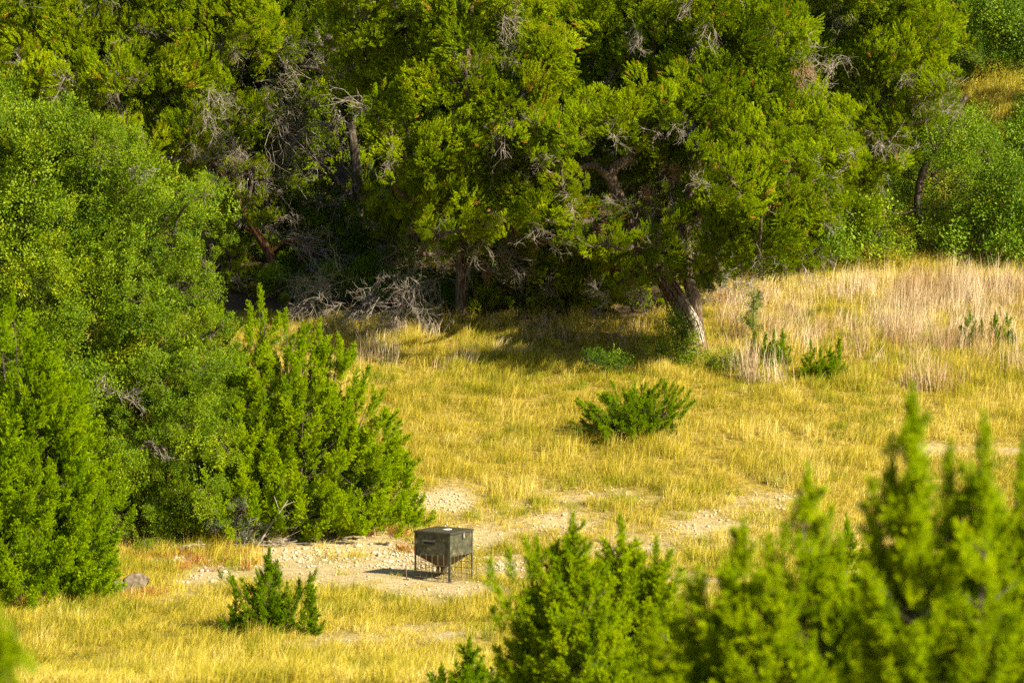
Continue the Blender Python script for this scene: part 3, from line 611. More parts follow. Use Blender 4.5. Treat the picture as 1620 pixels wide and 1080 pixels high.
build_tree('oak_tree', 'dark green oak standing on the open golden slope', 'tree', b0, [(st, .15, .06, 'limb')], lob, rg, jun(.33), 'scrub_oak', limb_r=.05)

# trees farther up the hill, two builds copied with their own turn and size
def wild_lobes(rng, h, w, n):
    out = []
    while len(out) < n:
        d = sphere_pts(1, rng)[0]; rr = rng.uniform(.55, 1)
        c = np.array([d[0] * w * .5 * rr, d[1] * w * .5 * rr, h * .56 + d[2] * h * .40 * rr]); r = rng.uniform(.75, 1.15)
        if c[2] > 1.0 and all(np.linalg.norm(c - o[0]) > .75 for o in out): out.append((c, r))
    return out
def copy_tree(src, loc, rz, s, label, group):
    r = src.copy(); COL.objects.link(r); r.location = loc; r.rotation_euler = (0, 0, rz); r.scale = (s, s, s * 1.03)
    r['label'] = label; r['group'] = group
    for ch in src.children:
        c = ch.copy(); COL.objects.link(c); c.parent = r
    return r
spots = [(470, 137, 1.05, 'A', 'juniper deep behind the bare grey branches of the dark hollow'), (880, 133, 1.1, 'B', 'juniper behind the leaning tree, on the side towards the hollow'), (40, 136, 1.1, 'A', 'juniper crown in the upper left corner behind the first row'),
         (1160, 135, 1.1, 'A', 'juniper directly behind the crown of the leaning double-trunked tree'), 
         (1330, 140, 1.0, 'A', 'juniper on the slope behind the tree next to the golden hillside'), 
         (515, 134, .95, 'B', 'juniper seen through the bare branches of the half dead one'), (390, 131, .7, 'B', 'smaller juniper in deep shade behind the reddish trunks'), (640, 134, .75, 'A', 'smaller juniper in deep shade between the grey trunk and the short dark trunk')]
protos = {}
for key, sd in (('A', 31), ('B', 32)):
    rg = R(sd); lob = wild_lobes(rg, 8.5, 6.6, 34)
    b0 = np.zeros(3)
    st = [(0, 0, -.3), (.1, 0, 1.5), (.3, .1, 3.5), (.1, .2, 6), (0, 0, 8)]
    dd = [(np.array([rg.normal(0, 1.2), rg.normal(0, 1.2), rg.uniform(1.5, 6)]), sphere_pts(1, rg)[0] + np.array([0, 0, .1]), 1.5) for _ in range(18)]
    px, Yh, s, kk, lb = [q for q in spots if q[3] == key][0]
    t = build_tree('juniper_tree', lb, 'tree', b0, [(st, .22, .06, 'bark')], lob, rg, jun(tint=.42), 'far_juniper', dd, twigs=1.5, group=HILL)
    t.location = on_ground(px, Yh); t.scale = (s, s, s)
    protos[key] = (t, lb)
rg = R(33)
for px, Yh, s, key, lb in spots:
    if lb == protos[key][1]: continue
    copy_tree(protos[key][0], on_ground(px, Yh), rg.uniform(0, 6.28), s, lb, HILL)

# ------------------------------------------------------------------ young junipers and shrubs
def young_juniper(name, label, base, leaders, extra_tips, rng, n_tips, size=1.0, tint=.5, cat='shrub', group=None, rise=.75, fill=False):
    """leaders: (x, y, height, radius, power) relative to base: pointed feathery cones that share one foot; size: length of a clothed branch"""
    base = np.asarray(base, float); root = thing(name, base, label, cat, group)
    sp, w = Sprigs(), Geo()
    tot = sum(h * r for _, _, h, r, _ in leaders) or 1
    O_, T_ = [], []
    for lx, ly, h, r, pw in leaders:
        n = max(6, int(n_tips * h * r / tot)); u = rng.random(n)
        hz = h * (1 - u ** .55 * .96); az = rng.uniform(0, 2 * np.pi, n)
        rr = r * np.clip(1 - hz / h, 0, 1) ** pw * np.clip((hz / h) * 6 + .4, 0, 1) * rng.choice([1.0, .8, .6], n) * rng.uniform(.85, 1.15, n)
        O_.append(np.stack([lx + 0 * rr, ly + 0 * rr, np.clip(hz - rr * rng.uniform(.4, 1.3, n), .02, None)], 1)); T_.append(np.stack([lx + rr * np.cos(az), ly + rr * np.sin(az), hz], 1))
        w.tubes(path(np.array([(0, 0, -.1), (lx * .5, ly * .5, h * .3), (lx * .95, ly * .95, h * .9)]), 10)[None], np.linspace(.014 * h + .006, .005, 10)[None], 6)
        for q in (0, .3, .55):      # the leader itself is clothed to its tip
            sp.put(np.array([[lx, ly, h - size * (.62 + q)]]), nrm(np.array([rng.normal(0, .06), rng.normal(0, .06), 1.])), np.array([[size * .62, size * .62, size * .66]]) * (1 + .25 * q), tint + .06 * rng.normal())
    if len(extra_tips):
        tips = np.asarray(extra_tips, float) - base; T_.append(tips); O_.append(tips * np.array([.25, .25, .3]))
    if fill:      # shorter inner branches
        for f in (.78, .55, .36):
            q = T_[-1] * np.array([f, f, .3 + .7 * f]) + rng.normal(0, .06, T_[-1].shape); q[:, 2] = np.abs(q[:, 2]) + .02; T_.append(q); O_.append(q * np.array([.25, .25, .3]))
    O_, T_ = np.concatenate(O_), np.concatenate(T_); n = len(T_)
    ax = nrm(nrm(T_ - O_) + UP * rise * rng.uniform(.5, 1.3, (n, 1)) + rng.normal(0, .14, (n, 3))); L = size * rng.uniform(.7, 1.2, n); wd = L * rng.uniform(.85, 1.2, n)
    sp.put(T_ - ax * L[:, None], ax, np.stack([wd, wd, L], 1), tint + .09 * rng.normal(0, 1, n))
    w.tubes(curve_pts(O_, T_ - ax * (.25 * L)[:, None], 5, rng.normal(0, .03, (n, 3)), rng), np.linspace(1, .4, 5)[None] * np.full((n, 1), .011 * size ** .5), 3)
    add('stems', w.mesh('stems', True), M['limb'], root); sp.build('crown', PR['young_juniper'], root, rng)
    return root
def lead(px, py, Y, base, r_px, dY=0, pw=.75):
    p = P(px, py, Y + dY) - base
    return (p[0], p[1], p[2], r_px * mpp(Y), pw)

# left front juniper
rg = R(41); Y = 92.5; b0 = on_ground(60, Y)
young_juniper('young_juniper', 'dense tall young juniper in front of the live oak, rocks at its foot', b0,
              [lead(-5, 470, Y, b0, 170, .2, .42), lead(45, 525, Y, b0, 150, 0, .42), lead(20, 455, Y, b0, 190, 0, .48), lead(-60, 490, Y, b0, 180, .6, .52), lead(75, 560, Y, b0, 135, -.3, .45), lead(110, 660, Y, b0, 85, -.2, .4), lead(-20, 620, Y, b0, 150, -1.2, .4), lead(60, 720, Y, b0, 140, -1.3, .45)], [P(200, 760, Y), P(212, 800, Y), P(185, 720, Y), P(160, 680, Y)], rg, 1300, .68, .48, 'tree')
# mid left juniper with several tips
rg = R(42); Y = 101.5; b0 = on_ground(470, Y)
young_juniper('young_juniper', 'wide multi-tipped young juniper at the gravel edge just behind the feeder', b0,
              [lead(412, 452, Y, b0, 120, .3, .5), lead(350, 480, Y, b0, 110, .8, .5), lead(452, 490, Y, b0, 130, -.2, .42), lead(505, 505, Y, b0, 90, .3, .5), lead(538, 528, Y, b0, 120, 0, .42), lead(590, 610, Y, b0, 85, 0, .42), lead(630, 690, Y, b0, 60, 0, .42), lead(330, 590, Y, b0, 105, -.6, .38), lead(395, 500, Y, b0, 110, 0, .42), lead(375, 560, Y, b0, 110, -.5, .4), lead(300, 560, Y, b0, 90, .3, .45), lead(480, 510, Y, b0, 100, .1, .5), lead(480, 590, Y, b0, 130, -.9, .38), lead(560, 660, Y, b0, 100, -.8, .36), lead(400, 640, Y, b0, 120, -1.0, .36)],
              [P(290, 620, Y), P(285, 680, Y), P(300, 740, Y), P(672, 805, Y), P(668, 760, Y), P(660, 830, Y - .3), P(640, 840, Y - .8), P(650, 690, Y), P(605, 615, Y), P(560, 545, Y), P(665, 725, Y), P(300, 560, Y), P(310, 520, Y), P(575, 600, Y)], rg, 1550, .64, .60, 'tree')
# live oak behind them
rg = R(43); Y = 100.5; b0 = on_ground(150, Y)
st = [b0 - UP * .2, P(150, 760, Y), P(140, 640, Y), P(120, 480, Y), P(90, 300, Y), P(80, 200, Y)]
st2 = [P(145, 700, Y), P(190, 600, Y), P(230, 450, Y), P(240, 350, Y)]
lob = px_lobes([(20, 212, 60), (90, 205, 54), (150, 232, 48), (50, 260, 66), (130, 290, 62), (210, 300, 54), (280, 330, 48), (40, 350, 66), (120, 380, 64), (200, 390, 58), (270, 400, 46), (320, 310, 26), (60, 450, 60), (140, 470, 60), (220, 480, 54), (285, 460, 34), (200, 560, 58), (260, 560, 50), (150, 560, 50), (250, 640, 56), (300, 620, 44), (200, 660, 50),
                (260, 720, 52), (310, 710, 44), (230, 790, 46), (290, 800, 44), (330, 790, 36), (250, 850, 34), (-40, 235, 62), (-50, 330, 66), (-40, 440, 66), (300, 540, 30), (235, 870, 26, -1.5), (180, 245, 40), (60, 540, 60), (20, 520, 60), (110, 620, 60), (60, 640, 60), (150, 720, 56), (200, 730, 50), (180, 830, 50), (130, 800, 50), (320, 470, 34), (340, 525, 36), (310, 585, 44), (350, 585, 34), (325, 420, 28), (90, 700, 50), (40, 600, 60), (340, 700, 40), (330, 640, 36), (240, 600, 44, -1.8), (280, 680, 44, -1.8)], Y, rg, back=.7, depth=(-2.2, -.2), bdepth=(.6, 3))
dead = px_sprays([(190, 620, .4, .3, .7, -1.9), (170, 590, -.4, .6, .7, -1.9), (240, 690, .4, .6, .6, -1.8), (200, 265, .4, .2, .5, -1.8)], Y)
build_tree('live_oak', 'big round leafy live oak rising above the two tall young junipers', 'tree', b0, [(st, .22, .08, 'limb'), (st2, .13, .06, 'limb')], lob, rg, jun(.36, m=24, lean=.7, small=1.15), 'oak', dead, limb_r=.06)
# grey-green shrub and brush at the edge of the gravel
rg = R(44); Y = 99.5; b0 = on_ground(370, Y)
lob = [(b0 + np.array([dx, dy, dz]), r) for dx, dy, dz, r in [(0, 0, .55, .36), (-.35, .1, .45, .32), (.4, .1, .42, .3), (.15, -.1, .9, .26)]]
build_tree('sage_shrub', 'small grey-green shrub above the brush pile, under the live oak', 'shrub', b0, [([b0, b0 + UP * .3, b0 + UP * .8], .03, .015, 'limb')], lob, rg, jun(.5), 'sage', limb_r=.02)

# small juniper in front of the gravel
rg = R(45); Y = 86.5; b0 = on_ground(430, Y)
tp = [(425, 868, 0), (405, 900, -.1), (440, 895, .1), (360, 905, 0), (375, 930, -.2), (500, 898, 0), (490, 925, -.1), (475, 915, .2), (362, 960, 0), (455, 920, -.3), (390, 925, .3), (498, 945, 0), (425, 905, -.3), (410, 930, -.4), (440, 940, -.5), (470, 950, -.4), (385, 955, -.4), (430, 890, .3), (485, 965, -.2), (375, 975, -.1), (415, 960, -.5), (450, 965, -.5), (418, 882, 0), (436, 885, 0), (345, 900, .2)]
young_juniper('small_juniper', 'small dark juniper sapling with forked tips in the grass before the gravel', b0, [lead(424, 868, Y, b0, 62, 0, .9), lead(490, 905, Y, b0, 30, 0, .8), lead(370, 912, Y, b0, 30, 0, .8)], [P(a, b_, Y + c) for a, b_, c in tp] , rg, 130, .36, .30, fill=True)
# spreading juniper in the meadow
rg = R(46); b0 = ground_at(1003, 690); Y = b0[1]
tp = [(914, 634, 0), (920, 662, .1), (935, 642, -.3), (950, 625, .2), (968, 622, -.2), (985, 612, .3), (1005, 616, 0), (1025, 612, .2), (1062, 600, 0), (1078, 618, .1), (1090, 634, 0), (1084, 650, -.3), (1064, 636, -.5), (1035, 636, -.8), (1000, 640, -.9), (970, 648, -.8), (940, 658, -.6), (912, 676, -.2), (1055, 662, -.9), (1010, 655, -1.1), (980, 668, -1.1), (1078, 668, -.3), (950, 674, -.7), (1015, 625, .7), (1045, 622, .6), (960, 636, .6), (1040, 676, -1.1), (1000, 680, -1.2), (965, 684, -1.0), (925, 650, .4), (1070, 645, .5)]
young_juniper('small_juniper', 'low spreading juniper with upswept branches alone in the golden meadow', b0, [], np.concatenate([np.array([P(a, b_, Y + c) for a, b_, c in tp]) + rg.normal(0, .12, (len(tp), 3)) * np.array([1, 1, .6]) for _ in range(4)]), rg, 10, .32, .40, rise=.45, fill=True)
# shrubs in the tall grass on the right
rg = R(47)
for px, py, top, w, lb in [(1303, 600, 535, 30, 'small rounded green shrub at the front of the tall tan grass'), (1562, 548, 492, 40, 'green shrub deep among the tall tan grass'), (1215, 580, 520, 30, 'yellow-green shrub in the tan grass nearest the leaning trunk')]:
    b0 = ground_at(px, py); Y = b0[1]; H = (py - top) * mpp(Y); k = mpp(Y)
    young_juniper('green_shrub', lb, b0, [(dx * w * k, rg.normal(0, .15), H * rg.uniform(.75, 1.05), w * k * .6, .5) for dx in (-.7, -.2, .3, .8)], [], rg, 110, .32, .42)
def leafy(name, label, b0, spec, rng, mat='scrub_oak', leaf=(.075, .045), dens=38, tint=.4, cat='shrub', n_leaf=11):
    lob = [(b0 + np.array(c[:3]), c[3]) for c in spec]; top = max(c[2] for c in spec)
    return build_tree(name, label, cat, b0, [([b0 - UP * .1, b0 + UP * top * .4, b0 + UP * top], .03, .012, 'limb')], lob, rng, jun(tint, m=14, small=2.0), mat, limb_r=.025)
rg = R(48)
b0 = on_ground(1072, 115.8); leafy('leafy_shrub', 'dark leafy shrub growing against the foot of the leaning trunk', b0, [(0, 0, .4, .44), (.15, -.1, .85, .34), (-.4, -.1, .35, .36), (.35, -.05, .3, .38), (-.1, -.1, 1.05, .24)], rg, tint=.42)
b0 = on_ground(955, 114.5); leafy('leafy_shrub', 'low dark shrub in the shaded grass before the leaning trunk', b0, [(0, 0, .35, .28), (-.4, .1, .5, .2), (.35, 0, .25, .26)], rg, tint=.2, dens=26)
b0 = on_ground(1150, 115.0); leafy('leafy_shrub', 'flat little green shrub in open grass beside the trunk foot', b0, [(0, 0, .22, .24), (-.35, 0, .2, .2), (.3, 0, .15, .2)], rg, tint=.35)
b0 = on_ground(1193, 118.0); leafy('leafy_shrub', 'thin leafy sapling poking out of the tan grass', b0, [(0, 0, .9, .2), (.1, 0, 1.25, .16), (-.1, 0, .5, .2)], rg, tint=.35, dens=24)
for px, Yy, sp, tn, lb in [(1345, 126.5, [(0, 0, .7, .7), (-1.1, 0, .8, .7), (1.0, .2, .6, .6), (.2, .2, 1.5, .6), (-.8, .3, 1.6, .6)], .55, 'bright green thicket between the leaning tree and the slender oak'),
                           (1250, 125.0, [(0, 0, .8, .7), (.6, 0, 1.3, .65), (-.3, .2, 1.6, .6), (.3, 0, 2.1, .6), (.7, .1, 2.4, .5), (1.1, .1, .8, .6)], .3, 'dark broadleaf thicket under the outer branches of the leaning tree'),
                           (1490, 127.2, [(.3, 0, .5, .5), (1.0, 0, .7, .55), (-.5, .2, .5, .45)], .42, 'low green thicket at the foot of the slender oak'),
                           (1600, 126.3, [(0, 0, .8, .65), (-.8, 0, .6, .55), (.6, 0, 1.2, .7), (.1, .3, 1.6, .55)], .36, 'green thicket behind the tallest of the tan grass'),
                           (1415, 133, [(0, 0, .8, .8), (1.3, 0, .9, .7), (-1.3, .2, .9, .7)], .6, 'sunlit thicket on the slope behind the slender oak'),
                           (1540, 138, [(0, 0, .7, .7), (1.2, 0, .7, .6), (-1.2, .2, .7, .6)], .45, 'low thicket at the foot of the golden slope')]:
    b0 = on_ground(px, Yy); leafy('thicket_shrub', lb, b0, sp, rg, tint=tn, dens=26, n_leaf=13)
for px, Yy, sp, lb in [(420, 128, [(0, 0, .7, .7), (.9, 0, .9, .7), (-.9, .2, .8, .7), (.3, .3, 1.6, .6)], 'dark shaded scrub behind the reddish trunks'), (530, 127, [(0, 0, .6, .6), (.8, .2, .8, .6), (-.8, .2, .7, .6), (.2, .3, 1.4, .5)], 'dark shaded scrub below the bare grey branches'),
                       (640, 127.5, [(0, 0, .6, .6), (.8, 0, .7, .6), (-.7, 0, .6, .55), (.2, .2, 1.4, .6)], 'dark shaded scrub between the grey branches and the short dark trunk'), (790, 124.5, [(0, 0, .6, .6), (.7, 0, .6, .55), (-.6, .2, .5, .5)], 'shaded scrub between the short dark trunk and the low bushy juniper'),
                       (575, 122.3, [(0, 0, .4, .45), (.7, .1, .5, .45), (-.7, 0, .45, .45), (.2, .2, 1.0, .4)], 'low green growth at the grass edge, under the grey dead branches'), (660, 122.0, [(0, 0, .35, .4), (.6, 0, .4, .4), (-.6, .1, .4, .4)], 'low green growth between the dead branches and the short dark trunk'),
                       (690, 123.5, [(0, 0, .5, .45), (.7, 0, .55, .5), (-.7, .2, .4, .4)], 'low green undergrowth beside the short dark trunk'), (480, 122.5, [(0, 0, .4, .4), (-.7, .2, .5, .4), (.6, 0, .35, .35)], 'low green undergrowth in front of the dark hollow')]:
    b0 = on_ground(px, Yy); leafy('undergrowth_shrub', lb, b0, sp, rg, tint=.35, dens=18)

# foreground bushes, out of focus
rg = R(51); Y = 54.0; b0 = on_ground(930, Y)
young_juniper('young_juniper', 'feathery young juniper bush in front of the feeder, only slightly blurred', b0,
              [lead(905, 812, Y, b0, 120, 0, .58), lead(985, 815, Y, b0, 110, .2, .58), lead(850, 850, Y, b0, 80, 0, .52), lead(1035, 850, Y, b0, 80, .1, .52), lead(930, 900, Y, b0, 120, -.6, .45)],
              [P(772, 885, Y), P(790, 930, Y - .2), P(800, 870, Y), P(830, 850, Y), P(780, 960, Y - .1), P(1080, 900, Y), P(1085, 950, Y), P(1060, 870, Y)], rg, 820, .46, .66)
rg = R(52); Y = 33.0; b0 = on_ground(1230, Y)
young_juniper('young_juniper', 'blurred front juniper between the tallest blurred one and the bush beside the feeder', b0,
              [lead(1278, 735, Y, b0, 120, 0, .52), lead(1172, 825, Y, b0, 130, 0, .58), lead(1330, 850, Y, b0, 110, 0, .52), lead(1100, 900, Y, b0, 120, .1, .52), lead(1230, 900, Y, b0, 150, -.2, .45), lead(1040, 970, Y, b0, 100, 0, .52), lead(1150, 940, Y, b0, 140, -.2, .45)], [P(1215, 850, Y), P(1240, 830, Y), P(1310, 800, Y)], rg, 640, .42, .76)
rg = R(53); Y = 30.0; b0 = on_ground(1530, Y)
young_juniper('young_juniper', 'largest of the blurred front junipers, with the tallest spire', b0,
              [lead(1443, 610, Y, b0, 135, 0, .65), lead(1500, 700, Y, b0, 150, .1, .52), lead(1556, 655, Y, b0, 130, 0, .52), lead(1615, 695, Y, b0, 150, .1, .58), lead(1405, 720, Y, b0, 100, .1, .52), lead(1560, 760, Y, b0, 180, -.25, .42), lead(1680, 720, Y, b0, 160, .2, .58), lead(1450, 800, Y, b0, 150, -.2, .42)], [P(1385, 760, Y), P(1375, 820, Y), P(1380, 880, Y)], rg, 900, .44, .72)
rg = R(54); Y = 21.0; b0 = on_ground(-60, Y)
young_juniper('young_juniper', 'most strongly blurred sprig, poking in at the bottom left corner', b0, [lead(-15, 915, Y, b0, 90, 0, .8), lead(18, 985, Y, b0, 60, 0, .7), lead(-5, 960, Y, b0, 80, -.1, .7)], [], rg, 90, .3, .6)
rg = R(55); Y = 67.0; b0 = on_ground(742, Y)
young_juniper('small_juniper', 'small juniper top at the bottom edge below the feeder', b0, [lead(742, 1008, Y, b0, 55, 0, .7), lead(790, 1045, Y, b0, 50, .1, .7), lead(700, 1050, Y, b0, 40, 0, .7)], [], rg, 60, .42, .35)
rg = R(56); Y = 62.0; b0 = on_ground(1345, Y); k = mpp(Y)
young_juniper('young_juniper', 'sharper juniper seen in the gap between the two blurred front junipers', b0, [lead(1340, 815, Y, b0, 60, 0, .55), lead(1365, 860, Y, b0, 50, .1, .5), lead(1310, 870, Y, b0, 50, 0, .5)], [], rg, 260, .40, .5)

# ------------------------------------------------------------------ grasses
def blades(g, root, H, lean, width, tint, rng, droop=.25):
    """curved tapering blades: three triangles each"""
    n = len(root); az = rng.uniform(0, 2 * np.pi, n); d = np.stack([np.cos(az), np.sin(az), 0 * az], 1)
    side = np.stack([-np.sin(az + .9), np.cos(az + .9), 0 * az], 1)
    wv = side * (width / 2)[:, None]
    p1 = root + UP * (H * .58)[:, None] + d * (H * lean * .42)[:, None]
    p2 = root + UP * (H * (1 - droop * lean))[:, None] + d * (H * lean * 1.1)[:, None]
    V = np.stack([root - wv, root + wv, p1 + wv * .75, p1 - wv * .75, p2], 1)
    b = np.arange(n)[:, None] * 5
    F = np.concatenate([b + [0, 1, 2], b + [0, 2, 3], b + [3, 2, 4]], 0)
    g.add(V.reshape(-1, 3), F, np.repeat(tint, 5))
def tuft_protos(mat, n, nb, spread, lean, width, rng, vary=.14):
    """a few tufts one metre tall, to be set out over the ground"""
    out = []
    for _ in range(n):
        root = np.stack([rng.normal(0, spread, nb), rng.normal(0, spread, nb), np.full(nb, -.03)], 1)
        g = Geo(); blades(g, root, rng.uniform(.45, 1.1, nb), np.abs(rng.normal(lean, lean * .6, nb)), width * rng.uniform(.7, 1.3, nb), rng.normal(0, vary, nb), rng)
        me = g.mesh('tuft'); me.materials.append(M[mat]); out.append(bpy.data.objects.new('tuft', me))
    return out
def set_out(name, label, cat, protos, x, y, H, W, shade, rng):
    n = len(x)
    o = scatter_object(name, protos, np.stack([x, y, ground_z(x, y)], 1), np.stack([rng.normal(0, .10, n), rng.normal(0, .10, n), rng.uniform(0, 6.283, n)], 1), np.stack([W, W, H], 1), rng.integers(0, len(protos), n), shade)
    o['label'] = label; o['category'] = cat
    return o
rg = R(61)
def scatter(n, x0, x1, y0, y1, rng):
    return rng.uniform(x0, x1, n), rng.uniform(y0, y1, n)
pr_med = tuft_protos('grass', 10, 64, .36, .52, .021, rg); pr_short = tuft_protos('grass', 8, 56, .60, .85, .032, rg)
pr_green = tuft_protos('green_grass', 6, 40, .28, .42, .030, rg); pr_tall = tuft_protos('bluestem', 10, 34, .14, .20, .009, rg); pr_weed = tuft_protos('weed', 5, 36, .35, .5, .045, rg)
# golden meadow grass: a low matted layer and standing tufts
def meadow(n, y0, y1, seed, dmin):
    x, y = scatter(n, -19, 20, y0, y1, rg)
    k = np.abs(x) < .122 * y + 2.0; x, y = x[k], y[k]; bv = bare(x, y); wd = wooded(x, y)
    pr = np.clip(1 - 1.2 * bv, .04, 1) * (dmin + (1 - dmin) * vnoise(x, y, 1.3, seed)) * (1 - .94 * wd)
    k = rg.random(len(x)) < pr; return x[k], y[k], bv[k]
big = lambda x, y: .36 * (vnoise(x, y, 4.0, 23) - .5) + .30 * (vnoise(x, y, 1.4, 24) - .5)
x, y, bv = meadow(36000, 70, 140, 20, .6)
H = (.10 + .10 * rg.random(len(x))) * (1 - .3 * bv); W = .20 + .10 * rg.random(len(x))
set_out('matted_grass', 'low matted golden grass covering the meadow floor', 'grass', pr_short, x, y, H, W, .53 + big(x, y) + rg.normal(0, .10, len(x)) - .10 * (y < 96), rg)
x, y, bv = meadow(30000, 70, 140, 21, .15)
cl = vnoise(x, y, .7, 26); k = rg.random(len(x)) < .25 + .9 * cl; x, y, bv = x[k], y[k], bv[k]
H = (.20 + .42 * vnoise(x, y, 2.2, 22) * rg.uniform(.5, 1.25, len(x))) * (1 - .5 * bv); H = np.where(y < 97, H * .85, H) * np.where(vnoise(x, y, .8, 27) > .72, 1.45, 1.0)
set_out('meadow_grass', 'standing golden dry grass tufts all over the meadow', 'grass', pr_med, x, y, H, .30 + .16 * rg.random(len(x)), .51 + 1.2 * big(x, y) + rg.normal(0, .14, len(x)) - .06 * (y < 96), rg)
# greener tufts
x, y = scatter(11000, -16, 17, 72, 150, rg); k = (np.abs(x) < .122 * y + 1.5) & (bare(x, y) < .4) & (vnoise(x, y, 2.2, 31) + .12 * ((y > 113) & (x > 4.5)) + .25 * ((y > 113) & (y < 119)) - .2 * wooded(x, y) > .63); x, y = x[k], y[k]
set_out('green_grass', 'yellow-green grass tufts between the dry grass', 'grass', pr_green, x, y, .18 + .2 * rg.random(len(x)), .3 + .15 * rg.random(len(x)), .55 + rg.normal(0, .2, len(x)), rg)
# hillside grass
x, y = scatter(26000, -26, 30, 126, 185, rg); k = (np.abs(x) < .14 * y) & (wooded(x, y) < .5 + .5 * (y > 140)); x, y = x[k], y[k]
set_out('hillside_grass', 'dry orange-gold grass on the slope behind the trees', 'grass', pr_short, x, y, .25 + .25 * rg.random(len(x)), .35 + .2 * rg.random(len(x)), .36 + rg.normal(0, .12, len(x)), rg)
# tall tan bluestem
cx, cyy, hh = [], [], []
for px, Yy, h in [(rg.uniform(1130, 1640), 124.0 - 8.5 * rg.random() ** 1.3, rg.uniform(.5, 1.05)) for _ in range(230)] + [(rg.uniform(1400, 1600), rg.uniform(117, 124), rg.uniform(.8, 1.3)) for _ in range(140)] + \
                 [(rg.normal(612, 16), rg.uniform(115.5, 117), .95) for _ in range(9)] + [(rg.normal(585, 60), rg.uniform(116, 119), .6) for _ in range(10)] + [(rg.uniform(830, 1040), rg.uniform(118, 120), rg.uniform(.4, .75)) for _ in range(40)] + [(rg.normal(995, 8), 117.5, 1.0) for _ in range(4)] + \
                 [(rg.normal(1178, 7), 114.0, 1.5) for _ in range(5)] + [(rg.normal(1222, 14), 113.5, 1.2) for _ in range(7)] + [(rg.normal(1465, 22), 113.2, 1.0) for _ in range(9)] + [(rg.normal(1610, 10), 115, 1.3) for _ in range(7)] + [(rg.normal(755, 60), rg.uniform(115, 119), .5) for _ in range(10)]:
    cx.append((px - 810) / FX * Yy); cyy.append(Yy); hh.append(h)
x, y, H = np.array(cx), np.array(cyy), np.array(hh)
thin = (vnoise(x, y, 1.7, 43) > .34) | (rg.random(len(x)) < .35); x, y, H = x[thin], y[thin], H[thin]
set_out('bluestem_grass', 'tall tan bluestem standing between the leaning trunk and the slender oak', 'grass', pr_tall, x, y, H, 1.0 + .5 * rg.random(len(x)), .15 + .7 * vnoise(x, y, 1.6, 41) + rg.normal(0, .16, len(x)), rg)
# rusty low weeds by the gravel
x, y = [], []
for px, py in [(rg.uniform(220, 420), rg.uniform(860, 905)) for _ in range(45)] + [(rg.uniform(30, 250), rg.uniform(930, 950)) for _ in range(40)] + [(rg.uniform(560, 640), rg.uniform(835, 850)) for _ in range(12)] + [(rg.normal(640, 6), rg.normal(872, 2)) for _ in range(4)]:
    c = ground_at(px, py); x.append(c[0]); y.append(c[1])
x, y = np.array(x), np.array(y)
set_out('rusty_weeds', 'rusty brown low weeds beside the gravel', 'weeds', pr_weed, x, y, rg.uniform(.10, .28, len(x)), rg.uniform(.2, .4, len(x)), rg.random(len(x)), rg)

# ------------------------------------------------------------------ game feeder
def box_mesh(name, sx, sy, sz, bev=.008, origin=(0, 0, 0)):
    """box with chamfered vertical and top edges, centred in x, y, bottom at origin z"""
    hx, hy = sx / 2, sy / 2; b_ = bev
    ring = [(-hx + b_, -hy), (hx - b_, -hy), (hx, -hy + b_), (hx, hy - b_), (hx - b_, hy), (-hx + b_, hy), (-hx, hy - b_), (-hx, -hy + b_)]
    V = [(x_, y_, 0) for x_, y_ in ring] + [(x_, y_, sz - b_) for x_, y_ in ring] + [(x_ * (1 - b_ / hx), y_ * (1 - b_ / hy), sz) for x_, y_ in ring]
    me = bpy.data.meshes.new(name)
    F = [tuple(range(7, -1, -1)), tuple(range(16, 24))]
    for r_ in (0, 8):
        F += [(r_ + i_, r_ + (i_ + 1) % 8, r_ + 8 + (i_ + 1) % 8, r_ + 8 + i_) for i_ in range(8)]
    ox, oy, oz = origin
    me.from_pydata([(a_ + ox, c_ + oy, d_ + oz) for a_, c_, d_ in V], [], F); me.update(); return me
def rod(name, a, b_, r, mat, parent, sides=6):
    g = Geo(); g.tubes(np.array([[a, b_]], float), np.full((1, 2), r), sides); return add(name, g.mesh(name, True), mat, parent)
fb = ground_at(702, 916); FZ = min(float(ground_z(fb[0] + a_, fb[1] + c_)) for a_ in (-.6, 0, .6) for c_ in (-.6, 0, .6))
feeder = thing('game_feeder', (fb[0], fb[1], FZ), 'dark olive metal box feeder on legs standing on bare sand', 'feeder')
yaw = math.radians(32.0); feeder.rotation_euler = (0, 0, -yaw)      # local -y: the dim face with the slot, local +x: the sunlit face with the latch
A_ = .90; Z0, Z1 = .56, 1.05
add('box', box_mesh('box', A_, A_, Z1 - Z0, .01, (0, 0, Z0)), M['olive_paint'], feeder)
lid = add('lid', box_mesh('lid', A_ + .05, A_ + .05, .05, .008, (0, 0, Z1 - .012)), M['lid_paint'], feeder)
g = Geo(); an = np.linspace(0, 2 * np.pi, 28, endpoint=False)
ringp = np.stack([.11 * np.cos(an) + .03, .11 * np.sin(an) + .08, np.full(28, Z1 + .043)], 1)
low = ringp - UP * .012
V = np.concatenate([ringp, low, [[.03, .08, Z1 + .044]]]); i_ = np.arange(28); j_ = (i_ + 1) % 28
F = np.concatenate([np.stack([i_, j_, np.full(28, 56)], 1), np.stack([i_ + 28, j_ + 28, j_], 1), np.stack([i_ + 28, j_, i_], 1)])
add('cover_disc', make_mesh('cover_disc', V, F), M['white_paint'], lid)['label'] = 'white disc on top of the lid'
